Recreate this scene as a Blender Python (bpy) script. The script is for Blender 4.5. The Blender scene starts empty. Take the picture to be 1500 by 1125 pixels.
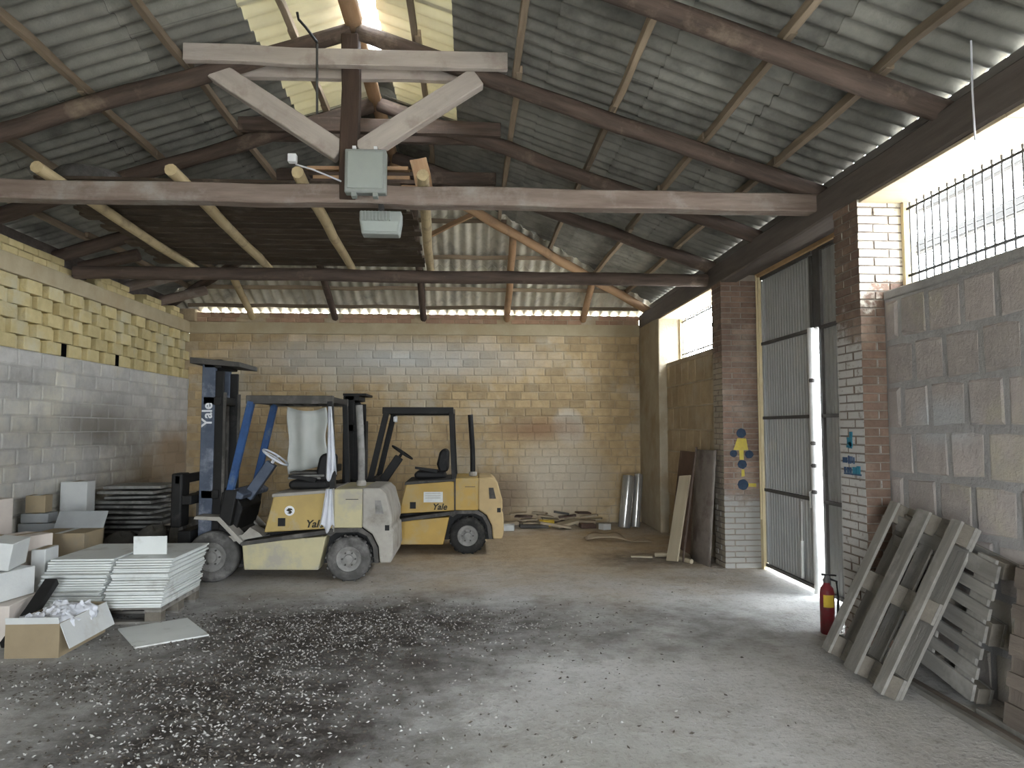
import bpy, bmesh, math, random
from mathutils import Vector, Matrix, Euler
random.seed(7)
R = random.uniform
SC = bpy.context.scene
COL = SC.collection

# ------------------------------------------------------------------ camera
F, CX, CY, CAMH = 1040.0, 750.0, 562.5, 1.7        # focal length in pixels of the 1500x1125 frame
YAW = math.atan2(60, F); PIT = math.atan2(65.5, F)
fw = Vector((math.sin(YAW)*math.cos(PIT), math.cos(YAW)*math.cos(PIT), math.sin(PIT)))
rt = Vector((math.cos(YAW), -math.sin(YAW), 0)); up = rt.cross(fw)
cam = bpy.data.cameras.new('camera'); camo = bpy.data.objects.new('camera', cam); COL.objects.link(camo)
cam.sensor_width = 36; cam.sensor_fit = 'HORIZONTAL'; cam.lens = F/1500*36; cam.clip_start = .05; cam.clip_end = 300
camo.matrix_world = Matrix(((rt.x, up.x, -fw.x, 0), (rt.y, up.y, -fw.y, 0), (rt.z, up.z, -fw.z, CAMH), (0, 0, 0, 1)))
SC.camera = camo

# ------------------------------------------------------------------ light
SC.view_settings.view_transform = 'Standard'; SC.view_settings.look = 'None'
SC.view_settings.gamma = 1; SC.view_settings.use_curve_mapping = False
SC.view_settings.exposure = 2.2
wd = bpy.data.worlds.new('sky'); SC.world = wd; wd.use_nodes = True
bg = wd.node_tree.nodes['Background']
bg.inputs[0].default_value = (.86, .93, 1.0, 1); bg.inputs[1].default_value = 9
def portal(name, loc, rot, sx, sy):
    l = bpy.data.lights.new(name, 'AREA'); l.shape = 'RECTANGLE'; l.size = sx; l.size_y = sy
    l.cycles.is_portal = True
    o = bpy.data.objects.new(name, l); COL.objects.link(o); o.location = loc; o.rotation_euler = rot
H2 = math.pi/2
portal('window_portal', (3.75, 3.5, 3.2), (0, H2, 0), .8, 3.9)
portal('window_portal', (3.75, 10.25, 3.2), (0, H2, 0), .8, 2.6)
portal('window_portal', (3.75, -.8, 3.2), (0, H2, 0), .8, 3.6)  # portal of the added, unseen window
portal('doorway_portal', (0, -3.1, 1.3), (H2, 0, 0), 2.4, 2.6)

# ------------------------------------------------------------------ materials
def nodes(name):
    m = bpy.data.materials.new(name); m.use_nodes = True
    nt = m.node_tree; return m, nt, nt.nodes['Principled BSDF']
def N(nt, typ, **kw):
    n = nt.nodes.new(typ)
    for k, v in kw.items(): setattr(n, k, v)
    return n
def noise(nt, vec, scale, detail=5, rough=.6, dist=0):
    n = N(nt, 'ShaderNodeTexNoise'); n.inputs['Scale'].default_value = scale; n.inputs['Detail'].default_value = detail
    n.inputs['Roughness'].default_value = rough; n.inputs['Distortion'].default_value = dist
    nt.links.new(vec, n.inputs['Vector']); return n.outputs['Fac']
def remap(nt, val, a, b, c=0., d=1.):
    n = N(nt, 'ShaderNodeMapRange'); n.inputs[1].default_value = a; n.inputs[2].default_value = b
    n.inputs[3].default_value = c; n.inputs[4].default_value = d; nt.links.new(val, n.inputs[0]); return n.outputs[0]
def mix(nt, fac, a, b, blend='MIX'):
    n = N(nt, 'ShaderNodeMix', data_type='RGBA', blend_type=blend)
    if isinstance(fac, (int, float)): n.inputs[0].default_value = fac
    else: nt.links.new(fac, n.inputs[0])
    for i, c in ((6, a), (7, b)):
        if isinstance(c, (tuple, list)): n.inputs[i].default_value = (*c[:3], 1)
        else: nt.links.new(c, n.inputs[i])
    return n.outputs[2]
def mth(nt, op, a, b=None):
    n = N(nt, 'ShaderNodeMath', operation=op)
    for i, c in ((0, a), (1, b)):
        if c is None: continue
        if isinstance(c, (int, float)): n.inputs[i].default_value = c
        else: nt.links.new(c, n.inputs[i])
    return n.outputs[0]
def pos(nt): return N(nt, 'ShaderNodeNewGeometry').outputs['Position']
def blob(nt, vec, c, r, wob, edge=.35):
    """soft blob of dirt or paint at world point c, half-sizes r, ragged by the noise value wob"""
    s = N(nt, 'ShaderNodeVectorMath', operation='SUBTRACT'); nt.links.new(vec, s.inputs[0]); s.inputs[1].default_value = c
    d = N(nt, 'ShaderNodeVectorMath', operation='DIVIDE'); nt.links.new(s.outputs[0], d.inputs[0]); d.inputs[1].default_value = r
    l = N(nt, 'ShaderNodeVectorMath', operation='LENGTH'); nt.links.new(d.outputs[0], l.inputs[0])
    v = mth(nt, 'ADD', l.outputs['Value'], mth(nt, 'MULTIPLY', mth(nt, 'SUBTRACT', wob, .5), 1.6))
    return remap(nt, v, 1+edge*.5, 1-edge, 0, 1)
def bump(nt, b, h, strength, dist=.02):
    n = N(nt, 'ShaderNodeBump'); n.inputs['Strength'].default_value = strength; n.inputs['Distance'].default_value = dist
    nt.links.new(h, n.inputs['Height']); nt.links.new(n.outputs[0], b.inputs['Normal'])
def M(name, c1, c2=None, scale=3., c3=None, s3=1.2, f3=(.52, .68), rough=.85, metal=0., bmp=.25, bs=40., rnd=0., grain=None, local=False, spec=.25, paint=()):
    """c1/c2 fine mottling, c3 dirt patches, rnd brightness change from piece to piece, grain = wood fibre along local X"""
    m, nt, b = nodes(name)
    if grain or local:
        v = N(nt, 'ShaderNodeTexCoord').outputs['Object']
        if grain:
            mp = N(nt, 'ShaderNodeMapping'); mp.inputs['Scale'].default_value = (.12, 1, 1); nt.links.new(v, mp.inputs[0])
            ad = N(nt, 'ShaderNodeVectorMath', operation='ADD'); nt.links.new(mp.outputs[0], ad.inputs[0])
            oi = N(nt, 'ShaderNodeObjectInfo'); nt.links.new(oi.outputs['Location'], ad.inputs[1]); v = ad.outputs[0]
    else: v = pos(nt)
    col = mix(nt, remap(nt, noise(nt, v, grain or scale), .32, .68), c1, c2 or tuple(x*.75 for x in c1))
    wob = noise(nt, pos(nt), s3, 6, .65)
    if c3: col = mix(nt, remap(nt, wob, *f3), col, c3)
    for (pc, c, r, e) in paint: col = mix(nt, blob(nt, pos(nt), c, r, wob, e), col, pc)
    if rnd:
        oi = N(nt, 'ShaderNodeObjectInfo')
        k = remap(nt, oi.outputs['Random'], 0, 1, 1-rnd, 1+rnd)
        cc = N(nt, 'ShaderNodeCombineXYZ')
        for i in range(3): nt.links.new(k, cc.inputs[i])
        col = mix(nt, 1., col, cc.outputs[0], 'MULTIPLY')
    nt.links.new(col, b.inputs['Base Color'])
    b.inputs['Roughness'].default_value = rough; b.inputs['Metallic'].default_value = metal
    b.inputs['Specular IOR Level'].default_value = spec
    if bmp: bump(nt, b, noise(nt, v, (grain or bs)*(1.5 if grain else 1), 6, .7), bmp)
    return m

MT = {}
MT['tufa'] = M('tufa_stone', (.52, .395, .225), (.40, .295, .165), 7, (.52, .46, .35), .9, (.5, .66), bmp=.6, bs=22, rnd=.16,
    paint=[((.50, .44, .34), (1.6, 12.9, .75), (.85, 1, .75), .5), ((.52, .47, .38), (1.75, 12.9, 1.75), (.28, 1, .3), .3),
           ((.52, .51, .47), (-1.5, 12.9, 2.95), (2.4, 1, .36), .8), ((.25, .19, .13), (.55, 12.9, .45), (.55, 1, .5), .7),
           ((.30, .19, .11), (1.2, 12.9, 1.7), (.7, 1, .2), .8)])
MT['tufa_mortar'] = M('lime_mortar', (.48, .38, .25), (.38, .30, .19), 6, (.50, .45, .35), .9, (.5, .66), bmp=.7, bs=30,
    paint=[((.50, .44, .34), (1.6, 12.9, .75), (.85, 1, .75), .5), ((.52, .47, .38), (1.75, 12.9, 1.75), (.28, 1, .3), .3),
           ((.52, .51, .47), (-1.5, 12.9, 2.95), (2.4, 1, .36), .8), ((.25, .19, .13), (.55, 12.9, .45), (.55, 1, .5), .7),
           ((.30, .19, .11), (1.2, 12.9, 1.7), (.7, 1, .2), .8)])
MT['lattice'] = M('yellow_tufa_stone', (.60, .50, .26), (.50, .41, .21), 8, (.55, .50, .34), 1.4, bmp=.6, bs=25, rnd=.12)
MT['left'] = M('grey_limewashed_stone', (.52, .505, .47), (.41, .395, .365), 5, (.57, .54, .45), 1.1, (.5, .65), bmp=.6, bs=22, rnd=.10,
    paint=[((.20, .155, .10), (-5, 11.6, .9), (1, 1.5, .55), .8), ((.33, .25, .17), (-5, 12.3, 1.2), (1, .9, .5), .6), ((.24, .22, .19), (-5, 10, 1.75), (1, 1.5, .3), .8)])
MT['left_mortar'] = M('grey_mortar', (.46, .445, .41), (.38, .365, .335), 5, (.50, .46, .38), 1.1, bmp=.7, bs=30,
    paint=[((.20, .155, .10), (-5, 11.6, .9), (1, 1.5, .55), .8), ((.33, .25, .17), (-5, 12.3, 1.2), (1, .9, .5), .6)])
MT['band'] = M('concrete_ring_beam', (.46, .39, .26), (.39, .325, .21), 4, (.42, .33, .2), 1., bmp=.3, bs=40)
MT['blocks'] = M('large_tufa_blocks', (.42, .375, .345), (.34, .305, .285), 6, (.43, .395, .31), 1.3, bmp=.7, bs=26, rnd=.13,
    paint=[((.40, .40, .40), (3.3, 4.75, 1.75), (1, .3, .16), .6)])
MT['block_mortar'] = M('cement_mortar', (.36, .35, .34), (.29, .28, .27), 5, (.38, .37, .355), 1.2, bmp=.7, bs=30)
MT['far_blocks'] = M('tan_tufa_blocks', (.42, .33, .21), (.35, .27, .17), 6, (.43, .36, .26), 1.3, bmp=.6, bs=24, rnd=.12)
MT['plaster'] = M('pale_plaster', (.42, .37, .28), (.34, .29, .21), 3, (.30, .235, .15), 1.3, (.5, .68), bmp=.4, bs=35)
def pier_brick(name, side, front_hi):
    """brick with old limewash on the room side below about 2.5 m and, for the window pier, on the reveal"""
    m, nt, b = nodes(name); p = pos(nt); ge = N(nt, 'ShaderNodeNewGeometry'); oi = N(nt, 'ShaderNodeObjectInfo')
    sp = N(nt, 'ShaderNodeSeparateXYZ'); nt.links.new(p, sp.inputs[0]); sn = N(nt, 'ShaderNodeSeparateXYZ'); nt.links.new(ge.outputs['True Normal'], sn.inputs[0])
    w = noise(nt, p, 2.2, 6, .7); w2 = noise(nt, p, 11, 6, .7)
    col = mix(nt, remap(nt, w2, .3, .7), (.225, .145, .105), (.14, .095, .07)); col = mix(nt, remap(nt, w, .5, .68, 0, .7), col, (.30, .245, .195))
    k = remap(nt, oi.outputs['Random'], 0, 1, .78, 1.2); cc = N(nt, 'ShaderNodeCombineXYZ')
    for q in range(3): nt.links.new(k, cc.inputs[q])
    col = mix(nt, 1., col, cc.outputs[0], 'MULTIPLY')
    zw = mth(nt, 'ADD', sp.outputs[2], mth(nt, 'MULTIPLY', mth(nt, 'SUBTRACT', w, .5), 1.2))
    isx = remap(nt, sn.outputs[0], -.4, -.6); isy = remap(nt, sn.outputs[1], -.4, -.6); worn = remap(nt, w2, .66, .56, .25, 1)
    f = mth(nt, 'MULTIPLY', mth(nt, 'MULTIPLY', isx, remap(nt, zw, 2.6, 2.4)), worn)
    col = mix(nt, f, col, side)
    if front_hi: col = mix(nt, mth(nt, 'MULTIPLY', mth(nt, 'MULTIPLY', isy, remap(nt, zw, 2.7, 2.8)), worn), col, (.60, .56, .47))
    else: col = mix(nt, mth(nt, 'MULTIPLY', isy, remap(nt, zw, 1.0, .8)), col, (.30, .29, .265))
    nt.links.new(col, b.inputs['Base Color']); b.inputs['Roughness'].default_value = .9
    bump(nt, b, noise(nt, p, 35, 6, .7), .6); return m
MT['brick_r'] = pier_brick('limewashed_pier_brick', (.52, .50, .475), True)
MT['brick_l'] = pier_brick('brown_pier_brick', (.33, .28, .21), False)
MT['brick_mortar'] = M('brick_mortar', (.27, .235, .20), (.21, .185, .155), 8, bmp=.6, bs=40)
MT['pink_brick'] = M('pinkish_brick', (.42, .27, .18), (.35, .22, .15), 9, (.42, .32, .23), 2, bmp=.5, bs=35, rnd=.15)
MT['log'] = M('dark_log', (.125, .09, .072), (.065, .048, .039), c3=(.22, .17, .125), s3=2.2, f3=(.56, .72), grain=16, bmp=.5, rough=.8)
MT['tie'] = M('grey_brown_beam', (.27, .215, .18), (.175, .13, .105), c3=(.33, .30, .27), s3=2.5, f3=(.5, .7), grain=14, bmp=.4, rough=.75)
MT['plank_light'] = M('pale_sawn_timber', (.50, .45, .40), (.40, .35, .31), c3=(.34, .28, .24), s3=3, grain=14, bmp=.3, rough=.75)
MT['post_dark'] = M('dark_sawn_timber', (.075, .05, .038), (.05, .034, .026), grain=14, bmp=.4)
MT['pole'] = M('peeled_pole', (.52, .42, .25), (.42, .33, .19), c3=(.30, .24, .15), s3=4, grain=14, bmp=.5)
MT['orange_wood'] = M('orange_timber', (.43, .28, .165), (.34, .21, .12), c3=(.27, .18, .115), s3=3, grain=14, bmp=.35)
MT['purlin'] = M('purlin_timber', (.30, .235, .165), (.20, .155, .11), grain=14, bmp=.3, rnd=.35)
MT['deck'] = M('dark_deck_boards', (.095, .07, .05), (.06, .045, .034), c3=(.13, .105, .08), s3=4, grain=12, bmp=.5, rnd=.2)
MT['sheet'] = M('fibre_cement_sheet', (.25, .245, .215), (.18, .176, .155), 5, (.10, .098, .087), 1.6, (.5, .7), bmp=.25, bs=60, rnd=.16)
MT['sheet_hip_lit'] = M('lit_fibre_cement_sheet', (.66, .63, .53), (.54, .51, .43), 5, (.27, .255, .22), 1.6, (.52, .7), bmp=.25, bs=60, rnd=.12)  # brightness of the lit hip end put into the sheet colour
def fibreglass():
    m, nt, b = nodes('yellowed_translucent_sheet')
    col = mix(nt, remap(nt, noise(nt, pos(nt), 3), .3, .7), (.62, .58, .43), (.52, .48, .35)); nt.links.new(col, b.inputs['Base Color'])
    b.inputs['Roughness'].default_value = .5
    t = N(nt, 'ShaderNodeBsdfTranslucent'); nt.links.new(col, t.inputs[0])
    mx = N(nt, 'ShaderNodeMixShader'); mx.inputs[0].default_value = .13
    nt.links.new(b.outputs[0], mx.inputs[1]); nt.links.new(t.outputs[0], mx.inputs[2])
    nt.links.new(mx.outputs[0], nt.nodes['Material Output'].inputs[0]); return m
MT['fibreglass'] = fibreglass()
MT['eave'] = M('grey_weathered_beam', (.24, .225, .21), (.17, .155, .145), grain=12, bmp=.35)
MT['dark_beam'] = M('dark_weathered_beam', (.15, .125, .11), (.10, .085, .075), grain=12, bmp=.35)
MT['lintel'] = M('pale_lintel_boards', (.58, .48, .34), (.48, .39, .27), grain=10, bmp=.3, rnd=.1)
MT['gate'] = M('grey_painted_sheet_steel', (.40, .405, .40), (.345, .35, .345), 3, (.45, .44, .41), 1.5, rough=.5, metal=.15, bmp=.05, spec=.4)
MT['gate_bar'] = M('dark_gate_steel', (.12, .115, .11), (.085, .08, .076), 6, rough=.6, metal=.3, bmp=.1)
MT['gate_frame'] = M('cream_painted_steel', (.66, .56, .35), (.58, .48, .28), 6, rough=.6, bmp=.1)
MT['orange_trim'] = M('orange_painted_trim', (.55, .36, .19), (.47, .3, .15), 6, bmp=.1)
MT['bright_pipe'] = M('bare_bright_steel', (.74, .74, .72), (.64, .64, .62), 10, rough=.4, metal=.3, bmp=.05)
MT['iron'] = M('black_iron', (.05, .048, .047), (.035, .033, .032), 10, rough=.6, metal=.4, bmp=.1)
MT['wire'] = M('grey_wire', (.10, .098, .095), (.075, .073, .07), 10, rough=.6, metal=.2, bmp=0)
MT['f_grey'] = M('dusty_grey_paint', (.40, .375, .33), (.31, .29, .255), 5, (.22, .20, .17), 2.6, rough=.7, bmp=.1)
MT['f1_yel'] = M('faded_dusty_yellow_paint', (.50, .45, .27), (.44, .395, .25), 4, (.36, .335, .275), 2.4, (.48, .62), rough=.7, bmp=.1)
MT['f1_hood'] = M('worn_yellow_paint', (.46, .335, .12), (.39, .285, .11), 5, (.38, .33, .23), 3.5, (.56, .70), rough=.6, bmp=.1)
MT['f2_yel'] = M('ochre_yellow_paint', (.47, .31, .085), (.41, .27, .08), 4, (.40, .31, .16), 2.2, (.54, .7), rough=.6, bmp=.1)
MT['f2_cw'] = M('pale_ochre_paint', (.50, .37, .19), (.44, .325, .165), 4, (.36, .28, .17), 2.4, rough=.65, bmp=.1)
MT['black'] = M('black_steel', (.014, .0135, .013), (.010, .0095, .009), 8, (.035, .033, .03), 5, (.6, .75), rough=.6, bmp=.1)
MT['dark_dust'] = M('dusty_dark_steel', (.085, .079, .07), (.05, .047, .043), 6, (.15, .14, .125), 3.5, rough=.75, bmp=.1)
MT['steelblue'] = M('blue_grey_mast_steel', (.10, .12, .16), (.065, .08, .11), 6, (.24, .26, .31), 3.5, (.5, .66), rough=.5, metal=.3, bmp=.1)
MT['blue'] = M('blue_paint', (.03, .085, .22), (.022, .055, .14), 6, (.10, .14, .2), 5, (.56, .7), rough=.55, bmp=.1)
MT['rubber'] = M('dusty_rubber', (.03, .029, .027), (.02, .019, .018), 12, (.085, .08, .07), 4, (.52, .7), rough=.9, bmp=.3)
MT['rubber_grey'] = M('very_dusty_rubber', (.12, .115, .108), (.07, .067, .062), 12, (.19, .18, .17), 4, rough=.95, bmp=.3)
MT['hub'] = M('dusty_wheel_steel', (.27, .26, .245), (.19, .185, .17), 12, (.14, .13, .12), 7, rough=.7, bmp=.1)
MT['vinyl'] = M('black_vinyl', (.016, .0155, .0155), (.012, .0115, .0115), 10, (.06, .057, .055), 6, (.58, .72), rough=.6, bmp=.15)
MT['white_cloth'] = M('white_cloth', (.66, .67, .70), (.56, .57, .61), 8, rough=.9, bmp=.2)
MT['film'] = M('greyish_plastic_film', (.46, .47, .44), (.40, .42, .39), 4, rough=.5, bmp=.1)
MT['white_paint'] = M('white_lettering_paint', (.75, .76, .78), (.68, .69, .7), 8, bmp=0)
MT['black_paint'] = M('black_lettering_paint', (.03, .028, .02), (.05, .045, .03), 20, bmp=0)
MT['paper'] = M('paper_label', (.66, .68, .66), (.58, .6, .6), 20, bmp=0)
MT['yellow_paint'] = M('yellow_wall_paint', (.50, .40, .06), (.40, .31, .08), 20, (.32, .22, .13), 9, (.58, .66), bmp=.3)
MT['navy_paint'] = M('navy_wall_paint', (.018, .032, .055), (.03, .05, .08), 20, bmp=.3)
MT['teal_paint'] = M('teal_wall_paint', (.03, .17, .25), (.05, .22, .30), 30, bmp=.3)
MT['indigo_paint'] = M('dark_blue_wall_paint', (.03, .05, .11), (.07, .12, .19), 30, bmp=.3)
MT['card'] = M('brown_cardboard', (.31, .245, .155), (.26, .205, .13), 4, (.24, .2, .145), 3, bmp=.1)
MT['card_white'] = M('white_cardboard', (.58, .59, .57), (.52, .53, .52), 4, (.45, .43, .39), 3, (.56, .72), bmp=.1)
MT['card_pink'] = M('pinkish_white_cardboard', (.60, .54, .48), (.54, .48, .43), 4, bmp=.1)
MT['card_grey'] = M('grey_cardboard', (.33, .34, .34), (.27, .28, .28), 4, bmp=.1)
MT['panel'] = M('white_laminate_panel', (.66, .68, .66), (.60, .62, .60), 3, (.40, .39, .36), 2.5, (.56, .72), rough=.55, bmp=.05, rnd=.10)
MT['panel_edge'] = M('bluish_white_edge', (.62, .66, .67), (.55, .59, .60), 8, rough=.6, bmp=.05)
MT['pallet'] = M('weathered_pallet_wood', (.23, .215, .19), (.16, .15, .132), c3=(.29, .275, .25), s3=3, grain=16, bmp=.4, rnd=.12)
MT['pallet_dark'] = M('dark_pallet_wood', (.20, .165, .135), (.14, .115, .095), grain=16, bmp=.4, rnd=.2)
MT['pallet_block'] = M('pallet_block_wood', (.17, .15, .12), (.12, .105, .085), 12, bmp=.4)
MT['rust'] = M('rusty_dark_sheet', (.115, .068, .050), (.075, .046, .036), 4, (.19, .145, .115), 2.5, (.5, .68), rough=.7, bmp=.3)
MT['rust_grey'] = M('grey_rusted_sheet', (.21, .185, .16), (.14, .115, .10), 4, (.085, .062, .05), 2.2, (.5, .64), rough=.6, bmp=.3)
MT['board_tan'] = M('tan_board', (.40, .34, .24), (.33, .28, .195), grain=8, bmp=.2)
MT['red'] = M('faded_red_paint', (.19, .022, .026), (.145, .018, .022), 12, (.14, .05, .05), 6, rough=.45, bmp=.05)
MT['label_yel'] = M('yellow_label', (.66, .47, .06), (.58, .4, .05), 20, bmp=0)
MT['vent_shade'] = M('black_vent_shade', (.004, .004, .004), (.003, .003, .003), 8, bmp=0, rough=1, spec=0)  # black for the shade inside the open vents
MT['sack'] = M('dark_dusty_sacking', (.095, .088, .076), (.06, .055, .048), 6, (.16, .15, .125), 3, bmp=.5)
MT['slab'] = M('dull_grey_sheets', (.27, .265, .245), (.20, .195, .18), 6, (.10, .095, .085), 3.2, (.5, .65), rnd=.25, bmp=.2)
MT['silver'] = M('shiny_grey_film', (.42, .41, .38), (.34, .33, .31), 6, rough=.22, metal=.55, bmp=.05)
MT['flood'] = M('grey_floodlight_housing', (.30, .32, .30), (.25, .27, .255), 6, rough=.5, bmp=.1)
MT['lens'] = M('dull_floodlight_glass', (.36, .39, .36), (.32, .35, .325), 4, rough=.25, bmp=0, spec=.5)
MT['ground'] = M('pale_outdoor_gravel', (.55, .52, .47), (.47, .44, .4), 2, bmp=.3)
MT['ext'] = M('dark_outdoor_timber', (.035, .033, .03), (.028, .026, .024), 3, bmp=.2)
MT['flake_l'] = M('pale_flakes', (.42, .41, .38), (.31, .30, .28), 30, bmp=0)
MT['flake_d'] = M('dark_flakes', (.055, .046, .038), (.10, .086, .07), 30, bmp=0)
MT['tan_debris'] = M('tan_debris', (.38, .31, .22), (.30, .24, .165), 6, bmp=.3, rnd=.15)

def floor_mat():
    m, nt, b = nodes('dusty_concrete_floor'); p = pos(nt)
    w1 = noise(nt, p, 1.1, 8, .68); w2 = noise(nt, p, 5, 7, .7); w3 = noise(nt, p, 26, 5, .7)
    col = mix(nt, remap(nt, w1, .3, .7), (.39, .375, .35), (.51, .505, .485))
    col = mix(nt, remap(nt, w2, .50, .68, 0, .55), col, (.27, .25, .215))
    earth = mth(nt, 'MULTIPLY', blob(nt, p, (.8, 10.4, 0), (4.2, 2.6, 1), w1, .7), .95)
    col = mix(nt, earth, col, mix(nt, remap(nt, w2, .35, .65), (.50, .39, .25), (.38, .285, .175)))
    for c, r, k in [((-1.0, 6.2, 0), (2.3, 1.15, 1), 1.), ((-1.3, 4.2, 0), (1.25, 2.1, 1), 1.), ((-2.6, 5.0, 0), (1., .4, 1), .5), ((2.2, 6.1, 0), (.7, .8, 1), .6), ((2.3, 9.3, 0), (.7, .6, 1), .7)]:
        d = mth(nt, 'MULTIPLY', blob(nt, p, c, r, w1, .6), remap(nt, w2, .28, .55, .5*k, k))
        col = mix(nt, d, col, (.045, .038, .033))
    col = mix(nt, mth(nt, 'MULTIPLY', blob(nt, p, (.75, 3.7, 0), (.9, .9, 1), w1, .8), .4), col, (.15, .14, .10))
    col = mix(nt, remap(nt, w3, .54, .70, 0, .65), col, (.15, .135, .115))
    nt.links.new(col, b.inputs['Base Color'])
    b.inputs['Roughness'].default_value = .8; b.inputs['Specular IOR Level'].default_value = .25
    bump(nt, b, mth(nt, 'ADD', w2, mth(nt, 'MULTIPLY', w3, .6)), .9, .02); return m
MT['floor'] = floor_mat()

# ------------------------------------------------------------------ helpers
WL = {}
def link(o, parent=None):
    COL.objects.link(o)
    if parent is not None: o.parent = parent
    return o
def tag(o, label=None, cat=None, group=None, kind=None):
    if label: o['label'] = label
    if cat: o['category'] = cat
    if group: o['group'] = group
    if kind: o['kind'] = kind
    return o
def empty(name, loc, label=None, cat=None, group=None, kind=None, local=False):
    o = bpy.data.objects.new(name, None); o.empty_display_size = .2; COL.objects.link(o); o.location = loc
    WL[o] = Vector((0, 0, 0)) if local else Vector(loc)
    return tag(o, label, cat, group, kind)
ORD = ['first', 'second', 'third', 'fourth', 'fifth', 'sixth', 'seventh', 'eighth', 'ninth', 'tenth', 'eleventh', 'twelfth', 'thirteenth', 'fourteenth', 'fifteenth', 'sixteenth', 'seventeenth', 'eighteenth', 'nineteenth', 'twentieth']
class MB:
    def __init__(s): s.v = []; s.f = []
    def add(s, vs, fs):
        n = len(s.v); s.v += [tuple(v) for v in vs]; s.f += [tuple(i+n for i in f) for f in fs]; return s
    def box(s, x0, x1, y0, y1, z0, z1):
        return s.add([(x, y, z) for z in (z0, z1) for y in (y0, y1) for x in (x0, x1)],
                     [(0, 2, 3, 1), (4, 5, 7, 6), (0, 1, 5, 4), (2, 6, 7, 3), (0, 4, 6, 2), (1, 3, 7, 5)])
    def obox(s, c, sx, sy, sz, rot):
        m = rot if isinstance(rot, Matrix) else Euler(rot).to_matrix()
        c = Vector(c)
        return s.add([c + m @ Vector((x*sx/2, y*sy/2, z*sz/2)) for z in (-1, 1) for y in (-1, 1) for x in (-1, 1)],
                     [(0, 2, 3, 1), (4, 5, 7, 6), (0, 1, 5, 4), (2, 6, 7, 3), (0, 4, 6, 2), (1, 3, 7, 5)])
    def bar(s, p0, p1, w, h, upv=(0, 0, 1)):
        p0 = Vector(p0); p1 = Vector(p1); d = (p1-p0); m = frame(d, upv)
        return s.obox((p0+p1)/2, d.length, w, h, m)
    def tube(s, pts, r, n=8, caps=True):
        pts = [Vector(p) for p in pts]; rs = r if isinstance(r, (list, tuple)) else [r]*len(pts)
        vs = []; fs = []
        for i, p in enumerate(pts):
            d = (pts[min(i+1, len(pts)-1)]-pts[max(i-1, 0)]); m = frame(d)
            for k in range(n):
                a = 2*math.pi*k/n; vs.append(p + m @ Vector((0, rs[i]*math.cos(a), rs[i]*math.sin(a))))
        for i in range(len(pts)-1):
            for k in range(n): fs.append((i*n+k, i*n+(k+1) % n, (i+1)*n+(k+1) % n, (i+1)*n+k))
        if caps: fs += [tuple(range(n-1, -1, -1)), tuple(range((len(pts)-1)*n, len(pts)*n))]
        return s.add(vs, fs)
    def lathe(s, prof, c, axis=(0, 1, 0), n=24):
        """prof: (radius, along-axis) pairs"""
        m = frame(Vector(axis)); c = Vector(c); vs = []; fs = []
        for r, t in prof:
            for k in range(n):
                a = 2*math.pi*k/n; vs.append(c + m @ Vector((t, r*math.cos(a), r*math.sin(a))))
        for i in range(len(prof)-1):
            for k in range(n): fs.append((i*n+k, i*n+(k+1) % n, (i+1)*n+(k+1) % n, (i+1)*n+k))
        fs += [tuple(range(n-1, -1, -1)), tuple(range((len(prof)-1)*n, len(prof)*n))]
        return s.add(vs, fs)
    def prism(s, poly, y0, y1):
        """polygon in x,z pushed from y0 to y1"""
        n = len(poly)
        vs = [(x, y0, z) for x, z in poly]+[(x, y1, z) for x, z in poly]
        return s.add(vs, [tuple(range(n)), tuple(range(2*n-1, n-1, -1))]+[(i, i+n, (i+1) % n+n, (i+1) % n) for i in range(n)])
    def grid(s, nu, nv, fn):
        vs = [fn(i/nu, j/nv) for i in range(nu+1) for j in range(nv+1)]
        return s.add(vs, [(i*(nv+1)+j, (i+1)*(nv+1)+j, (i+1)*(nv+1)+j+1, i*(nv+1)+j+1) for i in range(nu) for j in range(nv)])
    def build(s, name, mat, parent=None, smooth=False, bevel=0., solid=0., mats=None, fmat=None, fix=True):
        vs = [Vector(v) for v in s.v]
        lo = Vector([min(v[i] for v in vs) for i in range(3)]); hi = Vector([max(v[i] for v in vs) for i in range(3)])
        c = (lo+hi)/2
        me = bpy.data.meshes.new(name); me.from_pydata([v-c for v in vs], [], s.f)
        if fix:
            bm = bmesh.new(); bm.from_mesh(me); bmesh.ops.recalc_face_normals(bm, faces=bm.faces); bm.to_mesh(me); bm.free()
        me.materials.append(MT[mat])
        for x in mats or (): me.materials.append(MT[x])
        if fmat:
            for p in me.polygons: p.material_index = fmat(p)
        if smooth:
            for p in me.polygons: p.use_smooth = True
        o = bpy.data.objects.new(name, me); link(o, parent); WL[o] = c
        o.location = c - (WL[parent] if parent is not None else Vector((0, 0, 0)))
        if solid:
            md = o.modifiers.new('thickness', 'SOLIDIFY'); md.thickness = solid; md.offset = 0
        if bevel:
            md = o.modifiers.new('bevel', 'BEVEL'); md.width = bevel; md.segments = 2; md.limit_method = 'ANGLE'; md.angle_limit = .6
            if not smooth:
                for p in me.polygons: p.use_smooth = True
                me.set_sharp_from_angle(angle=.7)
        elif smooth:
            me.set_sharp_from_angle(angle=.8)
        return o
def frame(d, upv=(0, 0, 1)):
    x = Vector(d).normalized(); u = Vector(upv)
    if abs(x.dot(u)) > .98: u = Vector((0, 1, 0))
    y = u.cross(x).normalized(); z = x.cross(y)
    return Matrix((x, y, z)).transposed()
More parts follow.
